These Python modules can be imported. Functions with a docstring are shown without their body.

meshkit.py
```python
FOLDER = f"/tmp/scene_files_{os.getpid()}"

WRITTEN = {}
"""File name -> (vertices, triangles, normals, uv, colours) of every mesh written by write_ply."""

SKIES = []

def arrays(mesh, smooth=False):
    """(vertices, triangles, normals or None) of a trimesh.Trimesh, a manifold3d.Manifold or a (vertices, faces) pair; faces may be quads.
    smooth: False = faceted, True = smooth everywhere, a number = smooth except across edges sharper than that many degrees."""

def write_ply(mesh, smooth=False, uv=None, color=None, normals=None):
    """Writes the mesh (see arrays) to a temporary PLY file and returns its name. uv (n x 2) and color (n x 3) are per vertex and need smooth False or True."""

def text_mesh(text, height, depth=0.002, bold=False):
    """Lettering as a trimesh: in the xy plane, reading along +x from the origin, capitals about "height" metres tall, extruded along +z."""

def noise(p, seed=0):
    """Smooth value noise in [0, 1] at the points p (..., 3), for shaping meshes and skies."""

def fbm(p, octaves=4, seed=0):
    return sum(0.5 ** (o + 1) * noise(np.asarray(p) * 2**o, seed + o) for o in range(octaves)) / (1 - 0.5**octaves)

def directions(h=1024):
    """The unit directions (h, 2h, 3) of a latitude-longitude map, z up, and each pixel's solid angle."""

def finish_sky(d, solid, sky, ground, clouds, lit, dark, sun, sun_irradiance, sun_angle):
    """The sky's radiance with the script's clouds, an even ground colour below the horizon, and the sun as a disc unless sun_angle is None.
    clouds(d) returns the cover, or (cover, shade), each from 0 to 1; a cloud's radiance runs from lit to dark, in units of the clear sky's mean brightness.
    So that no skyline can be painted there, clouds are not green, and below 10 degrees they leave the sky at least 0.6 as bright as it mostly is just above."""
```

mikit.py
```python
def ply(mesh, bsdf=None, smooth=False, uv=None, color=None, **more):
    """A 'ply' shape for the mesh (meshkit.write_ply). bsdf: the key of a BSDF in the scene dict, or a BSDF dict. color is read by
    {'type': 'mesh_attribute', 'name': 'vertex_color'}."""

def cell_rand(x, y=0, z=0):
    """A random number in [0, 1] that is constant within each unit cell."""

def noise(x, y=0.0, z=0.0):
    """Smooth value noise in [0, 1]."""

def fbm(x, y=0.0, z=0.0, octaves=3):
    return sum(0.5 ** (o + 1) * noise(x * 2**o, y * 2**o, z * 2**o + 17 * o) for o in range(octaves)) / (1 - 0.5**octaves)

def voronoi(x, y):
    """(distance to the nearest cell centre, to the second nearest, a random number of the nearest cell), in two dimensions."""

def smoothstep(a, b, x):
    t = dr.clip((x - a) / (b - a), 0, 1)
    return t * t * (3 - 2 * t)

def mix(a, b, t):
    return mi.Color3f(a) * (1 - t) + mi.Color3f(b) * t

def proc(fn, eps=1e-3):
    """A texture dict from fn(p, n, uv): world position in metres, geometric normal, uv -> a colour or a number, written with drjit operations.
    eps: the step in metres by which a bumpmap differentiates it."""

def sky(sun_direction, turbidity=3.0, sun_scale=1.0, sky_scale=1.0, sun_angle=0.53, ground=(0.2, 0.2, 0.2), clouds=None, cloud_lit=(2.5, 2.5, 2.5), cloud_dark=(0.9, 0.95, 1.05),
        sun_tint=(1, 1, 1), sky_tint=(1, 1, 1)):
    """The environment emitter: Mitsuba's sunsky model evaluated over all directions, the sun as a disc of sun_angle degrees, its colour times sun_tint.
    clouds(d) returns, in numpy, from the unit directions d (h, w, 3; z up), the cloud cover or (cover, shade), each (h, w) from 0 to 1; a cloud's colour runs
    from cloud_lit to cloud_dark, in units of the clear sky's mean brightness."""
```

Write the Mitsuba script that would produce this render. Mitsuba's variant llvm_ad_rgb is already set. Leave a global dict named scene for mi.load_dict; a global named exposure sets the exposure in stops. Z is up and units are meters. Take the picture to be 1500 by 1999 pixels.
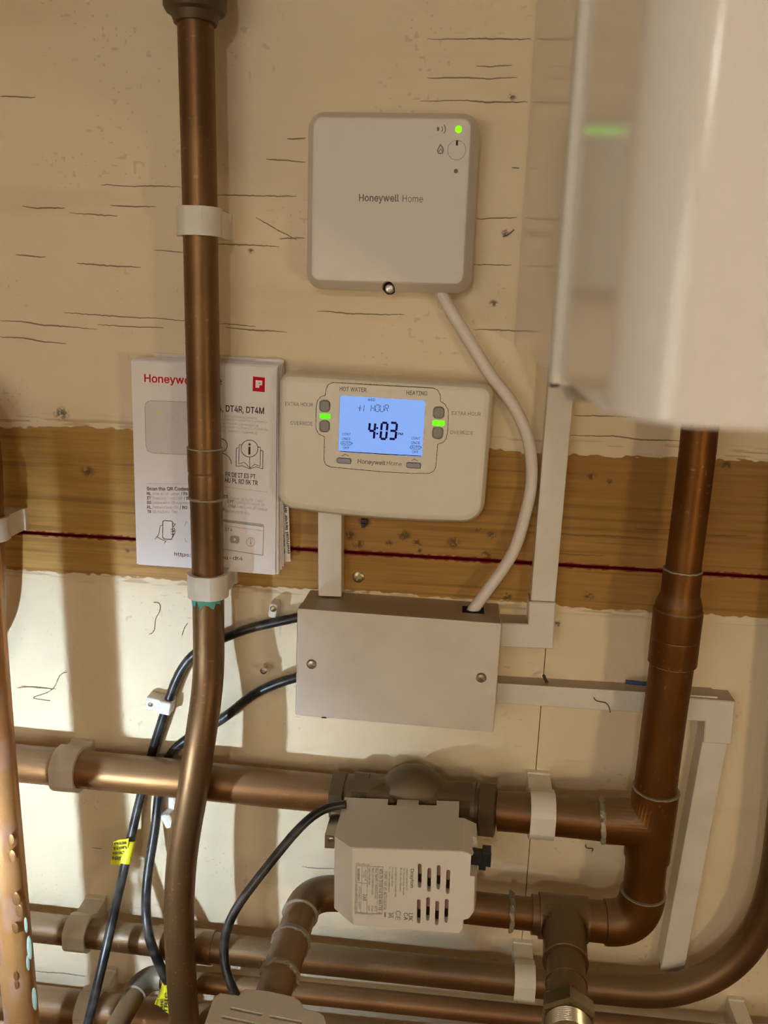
import math, random
import numpy as np, trimesh, drjit as dr, mitsuba as mi
import mikit, meshkit
from mikit import noise, fbm, smoothstep, mix
from scipy.interpolate import CubicSpline
from shapely.geometry import Polygon, Point, box as sbox
from shapely.ops import unary_union

scene, labels = {}, {}
random.seed(7); rng = np.random.default_rng(7)

# ------------------------------------------------------------------ camera
F, D = 1650.0, 0.58                      # focal length in pixels of the 1500 x 1999 frame, camera distance from the wall
YAW, PIT, ROLL = np.radians([5.5, 13.4, 1.9])
CAM = np.array([0, -D, 1.55])
fw = np.array([-np.sin(YAW) * np.cos(PIT), np.cos(YAW) * np.cos(PIT), -np.sin(PIT)])
rt = np.cross(fw, [0, 0, 1]); rt /= np.linalg.norm(rt); upv = np.cross(rt, fw)
RT = rt * np.cos(ROLL) + upv * np.sin(ROLL); UP = -rt * np.sin(ROLL) + upv * np.cos(ROLL)
T = mi.ScalarTransform4f
scene['camera'] = {'type': 'thinlens', 'fov': math.degrees(2 * math.atan(750 / F)), 'fov_axis': 'x',
                   'aperture_radius': 0.0013, 'focus_distance': 0.575, 'near_clip': 0.01, 'far_clip': 20.0,
                   'to_world': T().look_at(origin=CAM.tolist(), target=(CAM + fw).tolist(), up=UP.tolist())}
exposure = 0.0


def ray(u, v): return fw + RT * (u - 750) / F - UP * (v - 999.5) / F
def P(u, v, out=0.0):
    """The point at distance 'out' in front of the wall that the survey of the photograph gives for a pixel."""
    q = ray(u, v); return CAM + q * ((D - out) / q[1])
def PZ(u, v, z):
    q = ray(u, v); return CAM + q * ((z - CAM[2]) / q[2])
def PX(u, v, x):
    q = ray(u, v); return CAM + q * ((x - CAM[0]) / q[0])

# ------------------------------------------------------------------ lights
RAD = {'warm': [66, 50, 30], 'work': [3150, 3950, 4800], 'ceil': [158, 145, 128], 'room': [3.5, 3.2, 2.75]}
LIGHT_WARM = dict(pos=(0.36, -0.62, 1.36), r=0.03, rad=RAD['warm'])
LIGHT_WORK = dict(pos=(P(95, 1480)[0], -0.24, P(95, 1480)[2]), aim=P(140, 1550), r=0.005, rad=RAD['work'])
LIGHT_CEIL = dict(pos=(-0.12, -1.6, 1.90), r=0.035, rad=RAD['ceil'])
LIGHT_ROOM = dict(pos=(-0.55, -1.55, 1.45), r=0.30, rad=RAD['room'])

# ------------------------------------------------------------------ materials
def rgb(*c): return {'type': 'rgb', 'value': [float(x) for x in c]}
def two(b): return {'type': 'twosided', 'bsdf': b}
def plastic(col, alpha=0.12):
    return two({'type': 'roughplastic', 'diffuse_reflectance': col if isinstance(col, dict) else rgb(*col), 'alpha': alpha, 'nonlinear': False})
def metal(col, rough=0.3, metallic=1.0, spec=0.5):
    return two({'type': 'principled', 'base_color': col if isinstance(col, dict) else rgb(*col), 'roughness': rough, 'metallic': metallic, 'specular': spec})
def diffuse(col): return two({'type': 'diffuse', 'reflectance': col if isinstance(col, dict) else rgb(*col)})

Z_HI, Z_LO, Z_RED = 1.4607, 1.3506, 1.3801          # edges of the unpainted band and the board joint
CRACK_PX = [(835, 75, 1038, 76), (835, 152, 1010, 152), (820, 197, 1031, 199), (930, 128, 1000, 128), (425, 379, 580, 384), (197, 361, 353, 364), (43, 403, 127, 407),
            (135, 416, 230, 420), (215, 400, 305, 403), (0, 189, 70, 190), (500, 425, 580, 470), (420, 476, 545, 481), (545, 466, 596, 466), (150, 513, 276, 523), (300, 489, 358, 491),
            (125, 611, 362, 627), (428, 632, 500, 637), (0, 626, 190, 643), (190, 634, 320, 642), (0, 657, 130, 671), (620, 609, 790, 616), (560, 272, 597, 268), (520, 312, 597, 315),
            (930, 426, 1010, 425), (925, 517, 1000, 518), (925, 644, 1040, 645), (1000, 326, 1015, 328), (440, 640, 560, 650), (30, 498, 90, 501), (1120, 811, 1310, 816), (1110, 848, 1330, 861),
            (1090, 1041, 1250, 1050), (1090, 1080, 1180, 1085), (40, 1340, 110, 1345), (1240, 1033, 1310, 1034), (1390, 1046, 1460, 1046), (590, 1692, 660, 1697), (180, 1655, 200, 1657),
            (60, 1895, 170, 1905)]
CRACKS = []
for (a, b, c, d) in CRACK_PX:
    p, q = P(a, b), P(c, d)
    CRACKS.append(tuple(float(x) for x in (p[0], p[2], q[0], (q[2] - p[2]) / (q[0] - p[0]))))
SPOTS = [(float(P(u, v)[0]), float(P(u, v)[2]), r) for u, v, r in [(172, 920, .007), (1418, 908, .005), (683, 1045, .006), (700, 1062, .006), (790, 1045, .007), (815, 1060, .005), (885, 1060, .007), (950, 1080, .005),
         (712, 1018, .006), (760, 1060, .004), (1155, 930, .004), (1190, 940, .003), (990, 1165, .006), (1150, 1165, .005), (960, 1045, .005), (340, 1080, .003), (248, 1075, .003),
         (1000, 188, .004), (988, 455, .004), (964, 592, .004), (1030, 505, .005), (490, 490, .003), (1088, 1218, .004), (820, 1075, .003), (935, 1035, .004), (120, 808, .008)]]

def bare_mask(p):
    w = (fbm(p.x * 18, p.z * 30, 3.0) - 0.5) * 0.006 + (noise(p.x * 260, p.z * 700, 1.0) - 0.5) * 0.0028
    hi = 1 - smoothstep(-0.0005, 0.0005, p.z - Z_HI + w)
    lo = smoothstep(-0.0005, 0.0005, p.z - Z_LO + w * 0.9)
    return hi * lo

def wall_colour(p, n, uv):
    grain = fbm(p.x * 7, p.z * 160, p.y * 9)
    fine = noise(p.x * 30, p.z * 900, 2.0)
    paint = mix((0.745, 0.635, 0.43), (0.805, 0.70, 0.51), fbm(p.x * 6, p.z * 10, 5.0))
    paint = mix(paint, (0.60, 0.47, 0.28), 0.30 * smoothstep(0.55, 0.8, fbm(p.x * 3 + 9, p.z * 34, 1.0)))
    wood = mix((0.36, 0.195, 0.042), (0.52, 0.305, 0.085), 0.25 + 0.5 * grain * fbm(p.x * 9, p.z * 30, 2.0) * 2)
    wood = mix(wood, (0.22, 0.11, 0.025), 0.5 * smoothstep(0.62, 0.85, noise(p.x * 9, p.z * 420, 4.0)))
    wood = mix(wood, (0.30, 0.12, 0.028), 0.4 * smoothstep(0.45, 0.75, fbm(p.x * 5 + 3, p.z * 5, 8.0)))
    wood = mix(wood, wood * 0.85, fine)
    m = bare_mask(p)
    c = mix(paint, wood, m)
    # thin scuffed paint along the two edges
    e = dr.exp(-dr.square((p.z - Z_HI - 0.004) / 0.004)) + dr.exp(-dr.square((p.z - Z_LO + 0.003) / 0.003))
    c = mix(c, (0.40, 0.27, 0.13), 0.6 * e * smoothstep(0.55, 0.75, noise(p.x * 50, p.z * 700, 6.0)))
    # red pigment rubbed along the joint
    c = mix(c, (0.22, 0.015, 0.02), smoothstep(0.0026, 0.0010, dr.abs(p.z - Z_RED) + (noise(p.x * 400, p.z * 600) - 0.5) * 0.0016))
    dark = mi.Float(0)
    wig = (noise(p.x * 60, p.z * 40, 3.0) - 0.5) * 0.0014 + (noise(p.x * 420, 7.0) - 0.5) * 0.0004
    for i, (x0, z0, x1, s) in enumerate(CRACKS):
        dz = dr.abs(p.z - z0 - s * (p.x - x0) + wig)
        t = dr.clip((p.x - x0) / (x1 - x0), 0, 1)
        wd = 0.00012 + 0.00030 * dr.sqrt(dr.maximum(4 * t * (1 - t), 0)) * (0.5 + noise(p.x * 55, i * 3.7))
        dark = dr.maximum(dark, (1 - smoothstep(wd * 0.5, wd * 1.5, dz)) * dr.select((p.x > x0) & (p.x < x1), 1.0, 0.0))
    c = mix(c, (0.16, 0.095, 0.05), dark * 0.85)
    spot = mi.Float(0)
    for (x, z, r) in SPOTS:
        d = dr.sqrt(dr.square(p.x - x) + dr.square((p.z - z) * 1.2)) / r
        spot = dr.maximum(spot, smoothstep(1.0, 0.2, d) * smoothstep(0.42, 0.62, fbm(p.x * 620, p.z * 620, 2.0) + 0.16 * (1 - d)))
    c = mix(c, (0.05, 0.04, 0.03), spot * 0.8)
    # fly specks and grime
    g = smoothstep(0.84, 0.90, noise(p.x * 330, p.z * 420, 11.0)) * smoothstep(0.58, 0.75, fbm(p.x * 25, p.z * 25, 3.0))
    c = mix(c, (0.25, 0.19, 0.12), g * 0.25)
    return c

def wall_relief(p, n, uv):
    h = 0.6 * fbm(p.x * 60, p.z * 330, 1.0) + 0.9 * smoothstep(0.5, 0.8, fbm(p.x * 120, p.z * 260, 4.0))
    return h
scene['m_wall'] = two({'type': 'bumpmap', 'arbitrary': mikit.proc(wall_relief, eps=4e-4), 'scale': 0.00036,
                       'bsdf': {'type': 'principled', 'base_color': mikit.proc(wall_colour), 'roughness': 0.55, 'specular': 0.25}})
scene['m_joint'] = diffuse((0.10, 0.004, 0.008))
scene['m_room'] = diffuse((0.55, 0.47, 0.36))
scene['m_floor'] = diffuse((0.30, 0.22, 0.15))

def dusty(a, b, s=40, k=0.5, top=0.0):
    def fn(p, n, uv):
        c = mix(a, b, k * smoothstep(0.35, 0.8, fbm(p.x * s, p.y * s, p.z * s)))
        return mix(c, (0.33, 0.255, 0.165), top * smoothstep(0.6, 0.95, n.z))
    return mikit.proc(fn)
scene['m_receiver'] = plastic((0.80, 0.745, 0.68), 0.22)
scene['m_programmer'] = plastic((0.80, 0.77, 0.64), 0.2)
scene['m_box'] = plastic(dusty((0.74, 0.69, 0.61), (0.60, 0.53, 0.43), 30, 0.5, 0.75), 0.25)
scene['m_trunk'] = plastic(dusty((0.80, 0.765, 0.69), (0.66, 0.60, 0.50), 35, 0.5, 0.75), 0.25)
scene['m_clip'] = plastic(dusty((0.84, 0.82, 0.74), (0.72, 0.67, 0.55), 60), 0.3)
scene['m_boiler'] = plastic((0.80, 0.765, 0.72), 0.03)
scene['m_boiler_side'] = plastic((0.72, 0.68, 0.61), 0.025)
scene['m_boiler_trim'] = plastic((0.74, 0.71, 0.65), 0.3)
scene['m_cover'] = plastic(dusty((0.79, 0.765, 0.71), (0.76, 0.73, 0.67), 30, 0.5, 0.35), 0.10)
scene['m_cable_white'] = plastic((0.80, 0.74, 0.67), 0.25)
scene['m_cable_black'] = plastic(dusty((0.012, 0.013, 0.016), (0.10, 0.095, 0.085), 90, 0.55), 0.13)
scene['m_black'] = plastic((0.012, 0.012, 0.012), 0.3)
scene['m_dark'] = diffuse((0.035, 0.028, 0.022))
scene['m_paper'] = diffuse((0.86, 0.84, 0.85))
scene['m_paper_edge'] = diffuse((0.74, 0.70, 0.70))
scene['m_ink'] = diffuse((0.05, 0.045, 0.045))
scene['m_ink_soft'] = diffuse((0.22, 0.21, 0.20))
scene['m_ink_grey'] = diffuse((0.42, 0.41, 0.40))
scene['m_ink_pale'] = diffuse((0.66, 0.65, 0.65))
scene['m_ink_red'] = diffuse((0.55, 0.02, 0.04))
scene['m_ink_white'] = diffuse((0.88, 0.87, 0.87))
scene['m_paper_grey'] = diffuse((0.70, 0.69, 0.70))
scene['m_button'] = plastic((0.30, 0.29, 0.27), 0.25)
scene['m_button_blue'] = plastic((0.36, 0.36, 0.46), 0.2)
scene['m_lcd_ink'] = diffuse((0.02, 0.015, 0.16))
scene['m_yellow'] = plastic((0.86, 0.80, 0.03), 0.25)
scene['m_screw'] = metal((0.55, 0.52, 0.46), 0.3)
scene['m_brass_screw'] = metal((0.42, 0.36, 0.22), 0.35)
scene['m_chrome'] = metal((0.38, 0.34, 0.25), 0.28)
scene['m_blue'] = plastic((0.05, 0.09, 0.22), 0.3)
scene['m_glass'] = plastic((0.02, 0.02, 0.02), 0.05)

def dust(p, n):   # settled dust on what faces up
    return smoothstep(0.12, 0.85, n.z + 0.4 * (fbm(p.x * 40, p.y * 40, p.z * 40) - 0.5))
def dusty_metallic(p, n, uv): return 0.78 * (1 - 0.85 * dust(p, n))
def copper_fn(a, b, verd=0.0, sp=0.14):
    def fn(p, n, uv):
        c = mix(a, b, smoothstep(0.3, 0.75, fbm(p.x * 22, p.y * 22, p.z * 22)))
        c = mix(c, (0.60, 0.40, 0.24), sp * smoothstep(0.80, 0.86, noise(p.x * 420, p.y * 420, p.z * 420)) * smoothstep(0.5, 0.7, noise(p.x * 28, p.y * 28, p.z * 28)))
        if verd:
            c = mix(c, (0.30, 0.42, 0.34), verd * smoothstep(0.66, 0.74, fbm(p.x * 60, p.y * 60, p.z * 22)))
            c = mix(c, (0.62, 0.36, 0.30), verd * smoothstep(0.60, 0.70, noise(p.x * 80 + 5, p.y * 80, p.z * 34)))
        c = mix(c, c * 0.4 + mi.Color3f(0.095, 0.074, 0.043), 0.8 * dust(p, n))
        return c
    return mikit.proc(fn)
scene['m_copper'] = metal(copper_fn((0.150, 0.080, 0.032), (0.20, 0.108, 0.045)), 0.42, mikit.proc(dusty_metallic))
scene['m_copper_bright'] = metal(copper_fn((0.215, 0.100, 0.034), (0.275, 0.134, 0.048)), 0.42, mikit.proc(dusty_metallic))
scene['m_copper_orange'] = metal(copper_fn((0.130, 0.048, 0.008), (0.175, 0.071, 0.013)), 0.44, mikit.proc(dusty_metallic))
scene['m_copper_marked'] = metal(copper_fn((0.50, 0.24, 0.08), (0.56, 0.30, 0.12), 0.4), 0.38, 0.7)
scene['m_brass'] = metal(copper_fn((0.11, 0.078, 0.040), (0.15, 0.108, 0.058), 0, 0), 0.5, 0.5)
scene['m_solder'] = metal(copper_fn((0.30, 0.27, 0.21), (0.44, 0.41, 0.34), 0, 0), 0.5, 0.45)
scene['m_slot_pink'] = diffuse((0.45, 0.27, 0.22))
scene['m_verdigris_pale'] = diffuse((0.17, 0.21, 0.165))
scene['m_cobweb'] = diffuse((0.16, 0.12, 0.075))
scene['m_verdigris'] = diffuse((0.10, 0.36, 0.28))

# ------------------------------------------------------------------ helpers
used = set()
def numbered(key):
    k, i = key, 0
    while k in used:
        i += 1; k = f'{key}_{i:03d}'
    used.add(k); return k
def thing(name, label, cat, group=None, kind=None):
    k = numbered(name); labels[k] = {'label': label, 'category': cat}
    if group: labels[k]['group'] = group
    if kind: labels[k] = {'label': label, 'kind': kind}
    return k
def put(name, mesh, mat, parent=None, smooth=30, label=None, **kw):
    k = numbered(parent + '__' + name) if parent else name
    if isinstance(mesh, list) and name in ('lettering', 'small_print', 'display_text'):
        used.discard(k)
        return [put(name, m, mat, parent, smooth, label, **kw) for m in mesh][0]
    if isinstance(mesh, (list,)): mesh = trimesh.util.concatenate([m for m in mesh])
    scene[k] = mikit.ply(mesh, mat, smooth=smooth, **kw)
    if label: labels[k] = {'label': label}
    return k
def solo(name, mesh, mat, label, cat, group=None, smooth=30, **kw):
    k = thing(name, label, cat, group); put(k, mesh, mat, smooth=smooth, **kw); return k
def struct(name, mesh, mat, label, **kw):
    used.add(name); labels[name] = {'label': label, 'kind': 'structure'}
    if mesh is not None: put(name, mesh, mat, **kw)
    return name

def bx(x0, x1, y0, y1, z0, z1):
    m = trimesh.creation.box((x1 - x0, y1 - y0, z1 - z0)); m.apply_translation(((x0 + x1) / 2, (y0 + y1) / 2, (z0 + z1) / 2)); return m
def diff(a, *b): return trimesh.boolean.difference([a, *b], engine='manifold')
def union(*a): return trimesh.boolean.union(list(a), engine='manifold')
def spline(pts, n=80):
    p = np.asarray(pts, float); t = np.r_[0, np.cumsum(np.linalg.norm(np.diff(p, axis=0), axis=1))]
    return CubicSpline(t, p)(np.linspace(0, t[-1], n))
def tube(path, r, n=20, caps=True):
    p = np.asarray(path, float); N = len(p); r = np.broadcast_to(np.asarray(r, float), (N,))
    t = np.gradient(p, axis=0); t /= np.linalg.norm(t, axis=1, keepdims=True)
    a = np.cross(t[0], [0, 0, 1.0]); a = a if np.linalg.norm(a) > .1 else np.cross(t[0], [0, 1.0, 0]); a /= np.linalg.norm(a)
    A = [a]
    for i in range(1, N):
        a = A[-1] - t[i] * (A[-1] @ t[i]); A.append(a / np.linalg.norm(a))
    A = np.array(A); B = np.cross(t, A); th = np.arange(n) * 2 * np.pi / n
    v = p[:, None] + r[:, None, None] * (np.cos(th)[None, :, None] * A[:, None] + np.sin(th)[None, :, None] * B[:, None])
    v = v.reshape(-1, 3); f = []
    i, j = np.meshgrid(np.arange(N - 1), np.arange(n), indexing='ij')
    q = np.stack([i * n + j, i * n + (j + 1) % n, (i + 1) * n + (j + 1) % n, (i + 1) * n + j], -1).reshape(-1, 4)
    f = np.vstack([q[:, [0, 1, 2]], q[:, [0, 2, 3]]])
    if caps:
        k = np.arange(n); v = np.vstack([v, p[:1], p[-1:]])
        f = np.vstack([f, np.stack([(k + 1) % n, k, k * 0 + N * n], 1), np.stack([(N - 1) * n + k, (N - 1) * n + (k + 1) % n, k * 0 + N * n + 1], 1)])
    return trimesh.Trimesh(v, f, process=False)
def lathe(p0, axis, prof, n=32, sides=None):
    """prof: (distance along axis, radius). sides=6 makes a hexagonal bar."""
    axis = np.asarray(axis, float); axis = axis / np.linalg.norm(axis)
    pts = np.array([np.asarray(p0) + axis * s for s, _ in prof]); n = sides or n
    a = np.cross(axis, [0, 0, 1.0]); a = a if np.linalg.norm(a) > .1 else np.cross(axis, [0, 1.0, 0]); a /= np.linalg.norm(a); b = np.cross(axis, a)
    th = (np.arange(n) + (0.5 if sides else 0)) * 2 * np.pi / n; r = np.array([q for _, q in prof])
    v = (pts[:, None] + r[:, None, None] * (np.cos(th)[None, :, None] * a + np.sin(th)[None, :, None] * b)).reshape(-1, 3); N = len(prof)
    i, j = np.meshgrid(np.arange(N - 1), np.arange(n), indexing='ij')
    q = np.stack([i * n + j, i * n + (j + 1) % n, (i + 1) * n + (j + 1) % n, (i + 1) * n + j], -1).reshape(-1, 4)
    k = np.arange(n); v = np.vstack([v, pts[:1], pts[-1:]])
    f = np.vstack([q[:, [0, 1, 2]], q[:, [0, 2, 3]], np.stack([(k + 1) % n, k, k * 0 + N * n], 1), np.stack([(N - 1) * n + k, (N - 1) * n + (k + 1) % n, k * 0 + N * n + 1], 1)])
    return trimesh.Trimesh(v, f, process=False)
def ring_at(p, axis, r, w, t, n=40, rough=0.0, seed=0):
    """A bead of solder round a pipe: a torus, slightly uneven."""
    m = lathe(p - np.asarray(axis) / np.linalg.norm(axis) * w / 2, axis, [(0, r * .97), (w * .1, r + t * .7), (w * .35, r + t), (w * .65, r + t), (w * .9, r + t * .7), (w, r * .97)], n)
    if rough:
        nz = meshkit.fbm(np.array(m.vertices) * 420 + seed * 7, 2) - .5
        m.vertices = m.vertices + nz[:, None] * rough * (np.array(m.vertices) - p) / r + np.asarray(axis)[None] / np.linalg.norm(axis) * (nz[:, None] * rough)
    return m

class Frame:
    """Local axes on the wall: lx right, lz up, out towards the room; theta turns clockwise as seen."""
    def __init__(s, x, z, theta=0.0): s.x, s.z, s.c, s.s = x, z, math.cos(theta), -math.sin(theta)
    def w(s, m):
        if isinstance(m, trimesh.Trimesh):
            m = m.copy(); m.vertices = s.pts(np.array(m.vertices)); return m
        return s.pts(np.asarray(m, float))
    def pts(s, v): return np.stack([s.x + s.c * v[..., 0] - s.s * v[..., 1], -v[..., 2], s.z + s.s * v[..., 0] + s.c * v[..., 1]], -1)
    def inv(s, p):
        dx, dz = p[0] - s.x, p[2] - s.z; return np.array([s.c * dx + s.s * dz, -s.s * dx + s.c * dz])
    def px(s, u, v, out): return s.inv(P(u, v, out))
W0 = Frame(0, 0, 0)
def rrect(x0, x1, z0, z1, r, n=7):
    """ring counter-clockwise; r one radius or four (bl, br, tr, tl)."""
    r = [r] * 4 if np.isscalar(r) else r; out = []
    for (cx, cz, a0, rr) in ((x0 + r[0], z0 + r[0], 180, r[0]), (x1 - r[1], z0 + r[1], 270, r[1]), (x1 - r[2], z1 - r[2], 0, r[2]), (x0 + r[3], z1 - r[3], 90, r[3])):
        for a in np.radians(np.linspace(a0, a0 + 90, n)): out.append((cx + rr * math.cos(a), cz + rr * math.sin(a)))
    return np.array(out)
def inset(ring, d):
    if d == 0: return ring
    e = np.roll(ring, -1, 0) - ring; L = np.linalg.norm(e, axis=1, keepdims=True); e = e / np.maximum(L, 1e-12); nrm = np.stack([-e[:, 1], e[:, 0]], 1)
    a = nrm + np.roll(nrm, 1, 0); a /= np.maximum((a * a).sum(1, keepdims=True) / 2, .3)
    return ring + a * d
def loft(rings):
    """closed solid through rings of equal count given as (n,3) local points from back to front (ccw seen from the front)."""
    N, n = len(rings), len(rings[0]); v = np.vstack(rings); i, j = np.meshgrid(np.arange(N - 1), np.arange(n), indexing='ij')
    q = np.stack([i * n + j, i * n + (j + 1) % n, (i + 1) * n + (j + 1) % n, (i + 1) * n + j], -1).reshape(-1, 4)
    f = [q[:, [0, 1, 2]], q[:, [0, 2, 3]]]
    for base, ring, flip in ((0, rings[0], True), ((N - 1) * n, rings[-1], False)):
        _, t = trimesh.creation.triangulate_polygon(Polygon(ring[:, :2]), engine='earcut')[:2]
        vv, t = trimesh.creation.triangulate_polygon(Polygon(ring[:, :2]), engine='earcut')
        idx = np.array([np.argmin(((ring[:, :2] - p) ** 2).sum(1)) for p in vv]); t = idx[t]
        A = ring[t[:, 0], :2]; B = ring[t[:, 1], :2]; Cc = ring[t[:, 2], :2]
        ar = (B[:, 0] - A[:, 0]) * (Cc[:, 1] - A[:, 1]) - (B[:, 1] - A[:, 1]) * (Cc[:, 0] - A[:, 0])
        t = np.where((ar < 0)[:, None], t[:, ::-1], t)
        f.append((t[:, ::-1] if flip else t) + base)
    return trimesh.Trimesh(v, np.vstack(f), process=False)
def at(ring, out): return np.c_[ring, np.full(len(ring), out)]
def plate(ring, prof): return loft([at(inset(ring, i), o) for i, o in prof])
def bevel(o0, o1, b, k=3, ins0=0.0):
    """profile from out o0 to o1 with a rounded front edge of radius b."""
    return [(ins0, o0)] + [(b * (1 - math.cos(a)), o1 - b + b * math.sin(a)) for a in np.linspace(0, math.pi / 2, k + 1)]
def prism(ring, o0, o1): return loft([at(ring, o0), at(ring, o1)])
def extr(poly, h): return trimesh.util.concatenate([trimesh.creation.extrude_polygon(g, h, engine='earcut') for g in getattr(poly, 'geoms', [poly])])
def strip(pts, w, o0, o1, closed=False):
    """a flat line of width w through 2-D points, standing from out o0 to o1."""
    from shapely.geometry import LineString
    g = (LineString(list(map(tuple, pts)) + ([tuple(pts[0])] if closed else []))).buffer(w / 2, cap_style=2, join_style=1, quad_segs=3)
    m = extr(g, o1 - o0); m.apply_translation((0, 0, o0)); return m

TXT = {}
def text(s, a, b, out, cap=None, bold=False, lift=0.00012, align=None):
    """lettering laid from pixel-surveyed baseline start a to end b at distance out in front of the wall, capitals 'cap' metres tall."""
    pa, pb = P(*a, out), P(*b, out); pa, pb = np.array([pa[0], pa[2]]), np.array([pb[0], pb[2]])
    key = (s, bold)
    if key not in TXT: TXT[key] = meshkit.text_mesh(s, 1.0, 1.0, bold)
    m = TXT[key].copy(); v = np.array(m.vertices); x0, x1 = v[:, 0].min(), v[:, 0].max(); L = np.linalg.norm(pb - pa); k = L / (x1 - x0)
    ex = (pb - pa) / L; ez = np.array([-ex[1], ex[0]]); q = pa + (v[:, :1] - x0) * k * ex + v[:, 1:2] * (cap or k) * ez
    m.vertices = np.stack([q[:, 0], -(out + v[:, 2] * lift), q[:, 1]], 1); return m
def pline(pxs, w, out, lift=0.00015, closed=False):
    q = [(P(u, v, out)[0], P(u, v, out)[2]) for u, v in pxs]
    return W0.w(strip(q, w, out, out + lift, closed))
def ppoly(pxs, out, lift=0.00015):
    q = [(P(u, v, out)[0], P(u, v, out)[2]) for u, v in pxs]; m = extr(Polygon(q), lift); m.apply_translation((0, 0, out)); return W0.w(m)
def circ(c, r, n=24, a0=0, a1=360):
    return [(c[0] + r * math.cos(t), c[1] + r * math.sin(t)) for t in np.radians(np.linspace(a0, a1, n))]
def smoothpx(pxs, n=60): return [tuple(q) for q in spline(pxs, n)]

# ------------------------------------------------------------------ the setting
XJ = P(1055, 1400)[0]
struct('wall_back', None, None, 'cream painted boarded wall with an unpainted band of bare timber')
put('board', bx(-1.1, 1.1, 0, .012, Z_RED + .0011, 2.3), 'm_wall', 'wall_back', smooth=False)
put('board', bx(-1.1, XJ - .0003, 0, .012, 0, Z_RED - .0011), 'm_wall', 'wall_back', smooth=False)
put('board', bx(XJ + .0003, 1.1, 0, .012, 0, Z_RED - .0011), 'm_wall', 'wall_back', smooth=False)
put('joint_strip', bx(-1.1, 1.1, .004, .014, Z_RED - .004, Z_RED + .004), 'm_joint', 'wall_back', smooth=False, label='dark red line in the joint between the boards')
put('backing', bx(-1.1, 1.1, .012, .03, 0, 2.3), 'm_dark', 'wall_back', smooth=False)
struct('wall_left', bx(-1.12, -1.1, -1.9, .03, 0, 2.3), 'm_room', 'plain side wall of the cupboard', smooth=False)
struct('wall_right', bx(1.1, 1.12, -1.9, .03, 0, 2.3), 'm_room', 'plain side wall of the cupboard', smooth=False)
struct('wall_front', bx(-1.12, 1.12, -1.92, -1.9, 0, 2.3), 'm_room', 'plain wall behind the camera', smooth=False)
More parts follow.
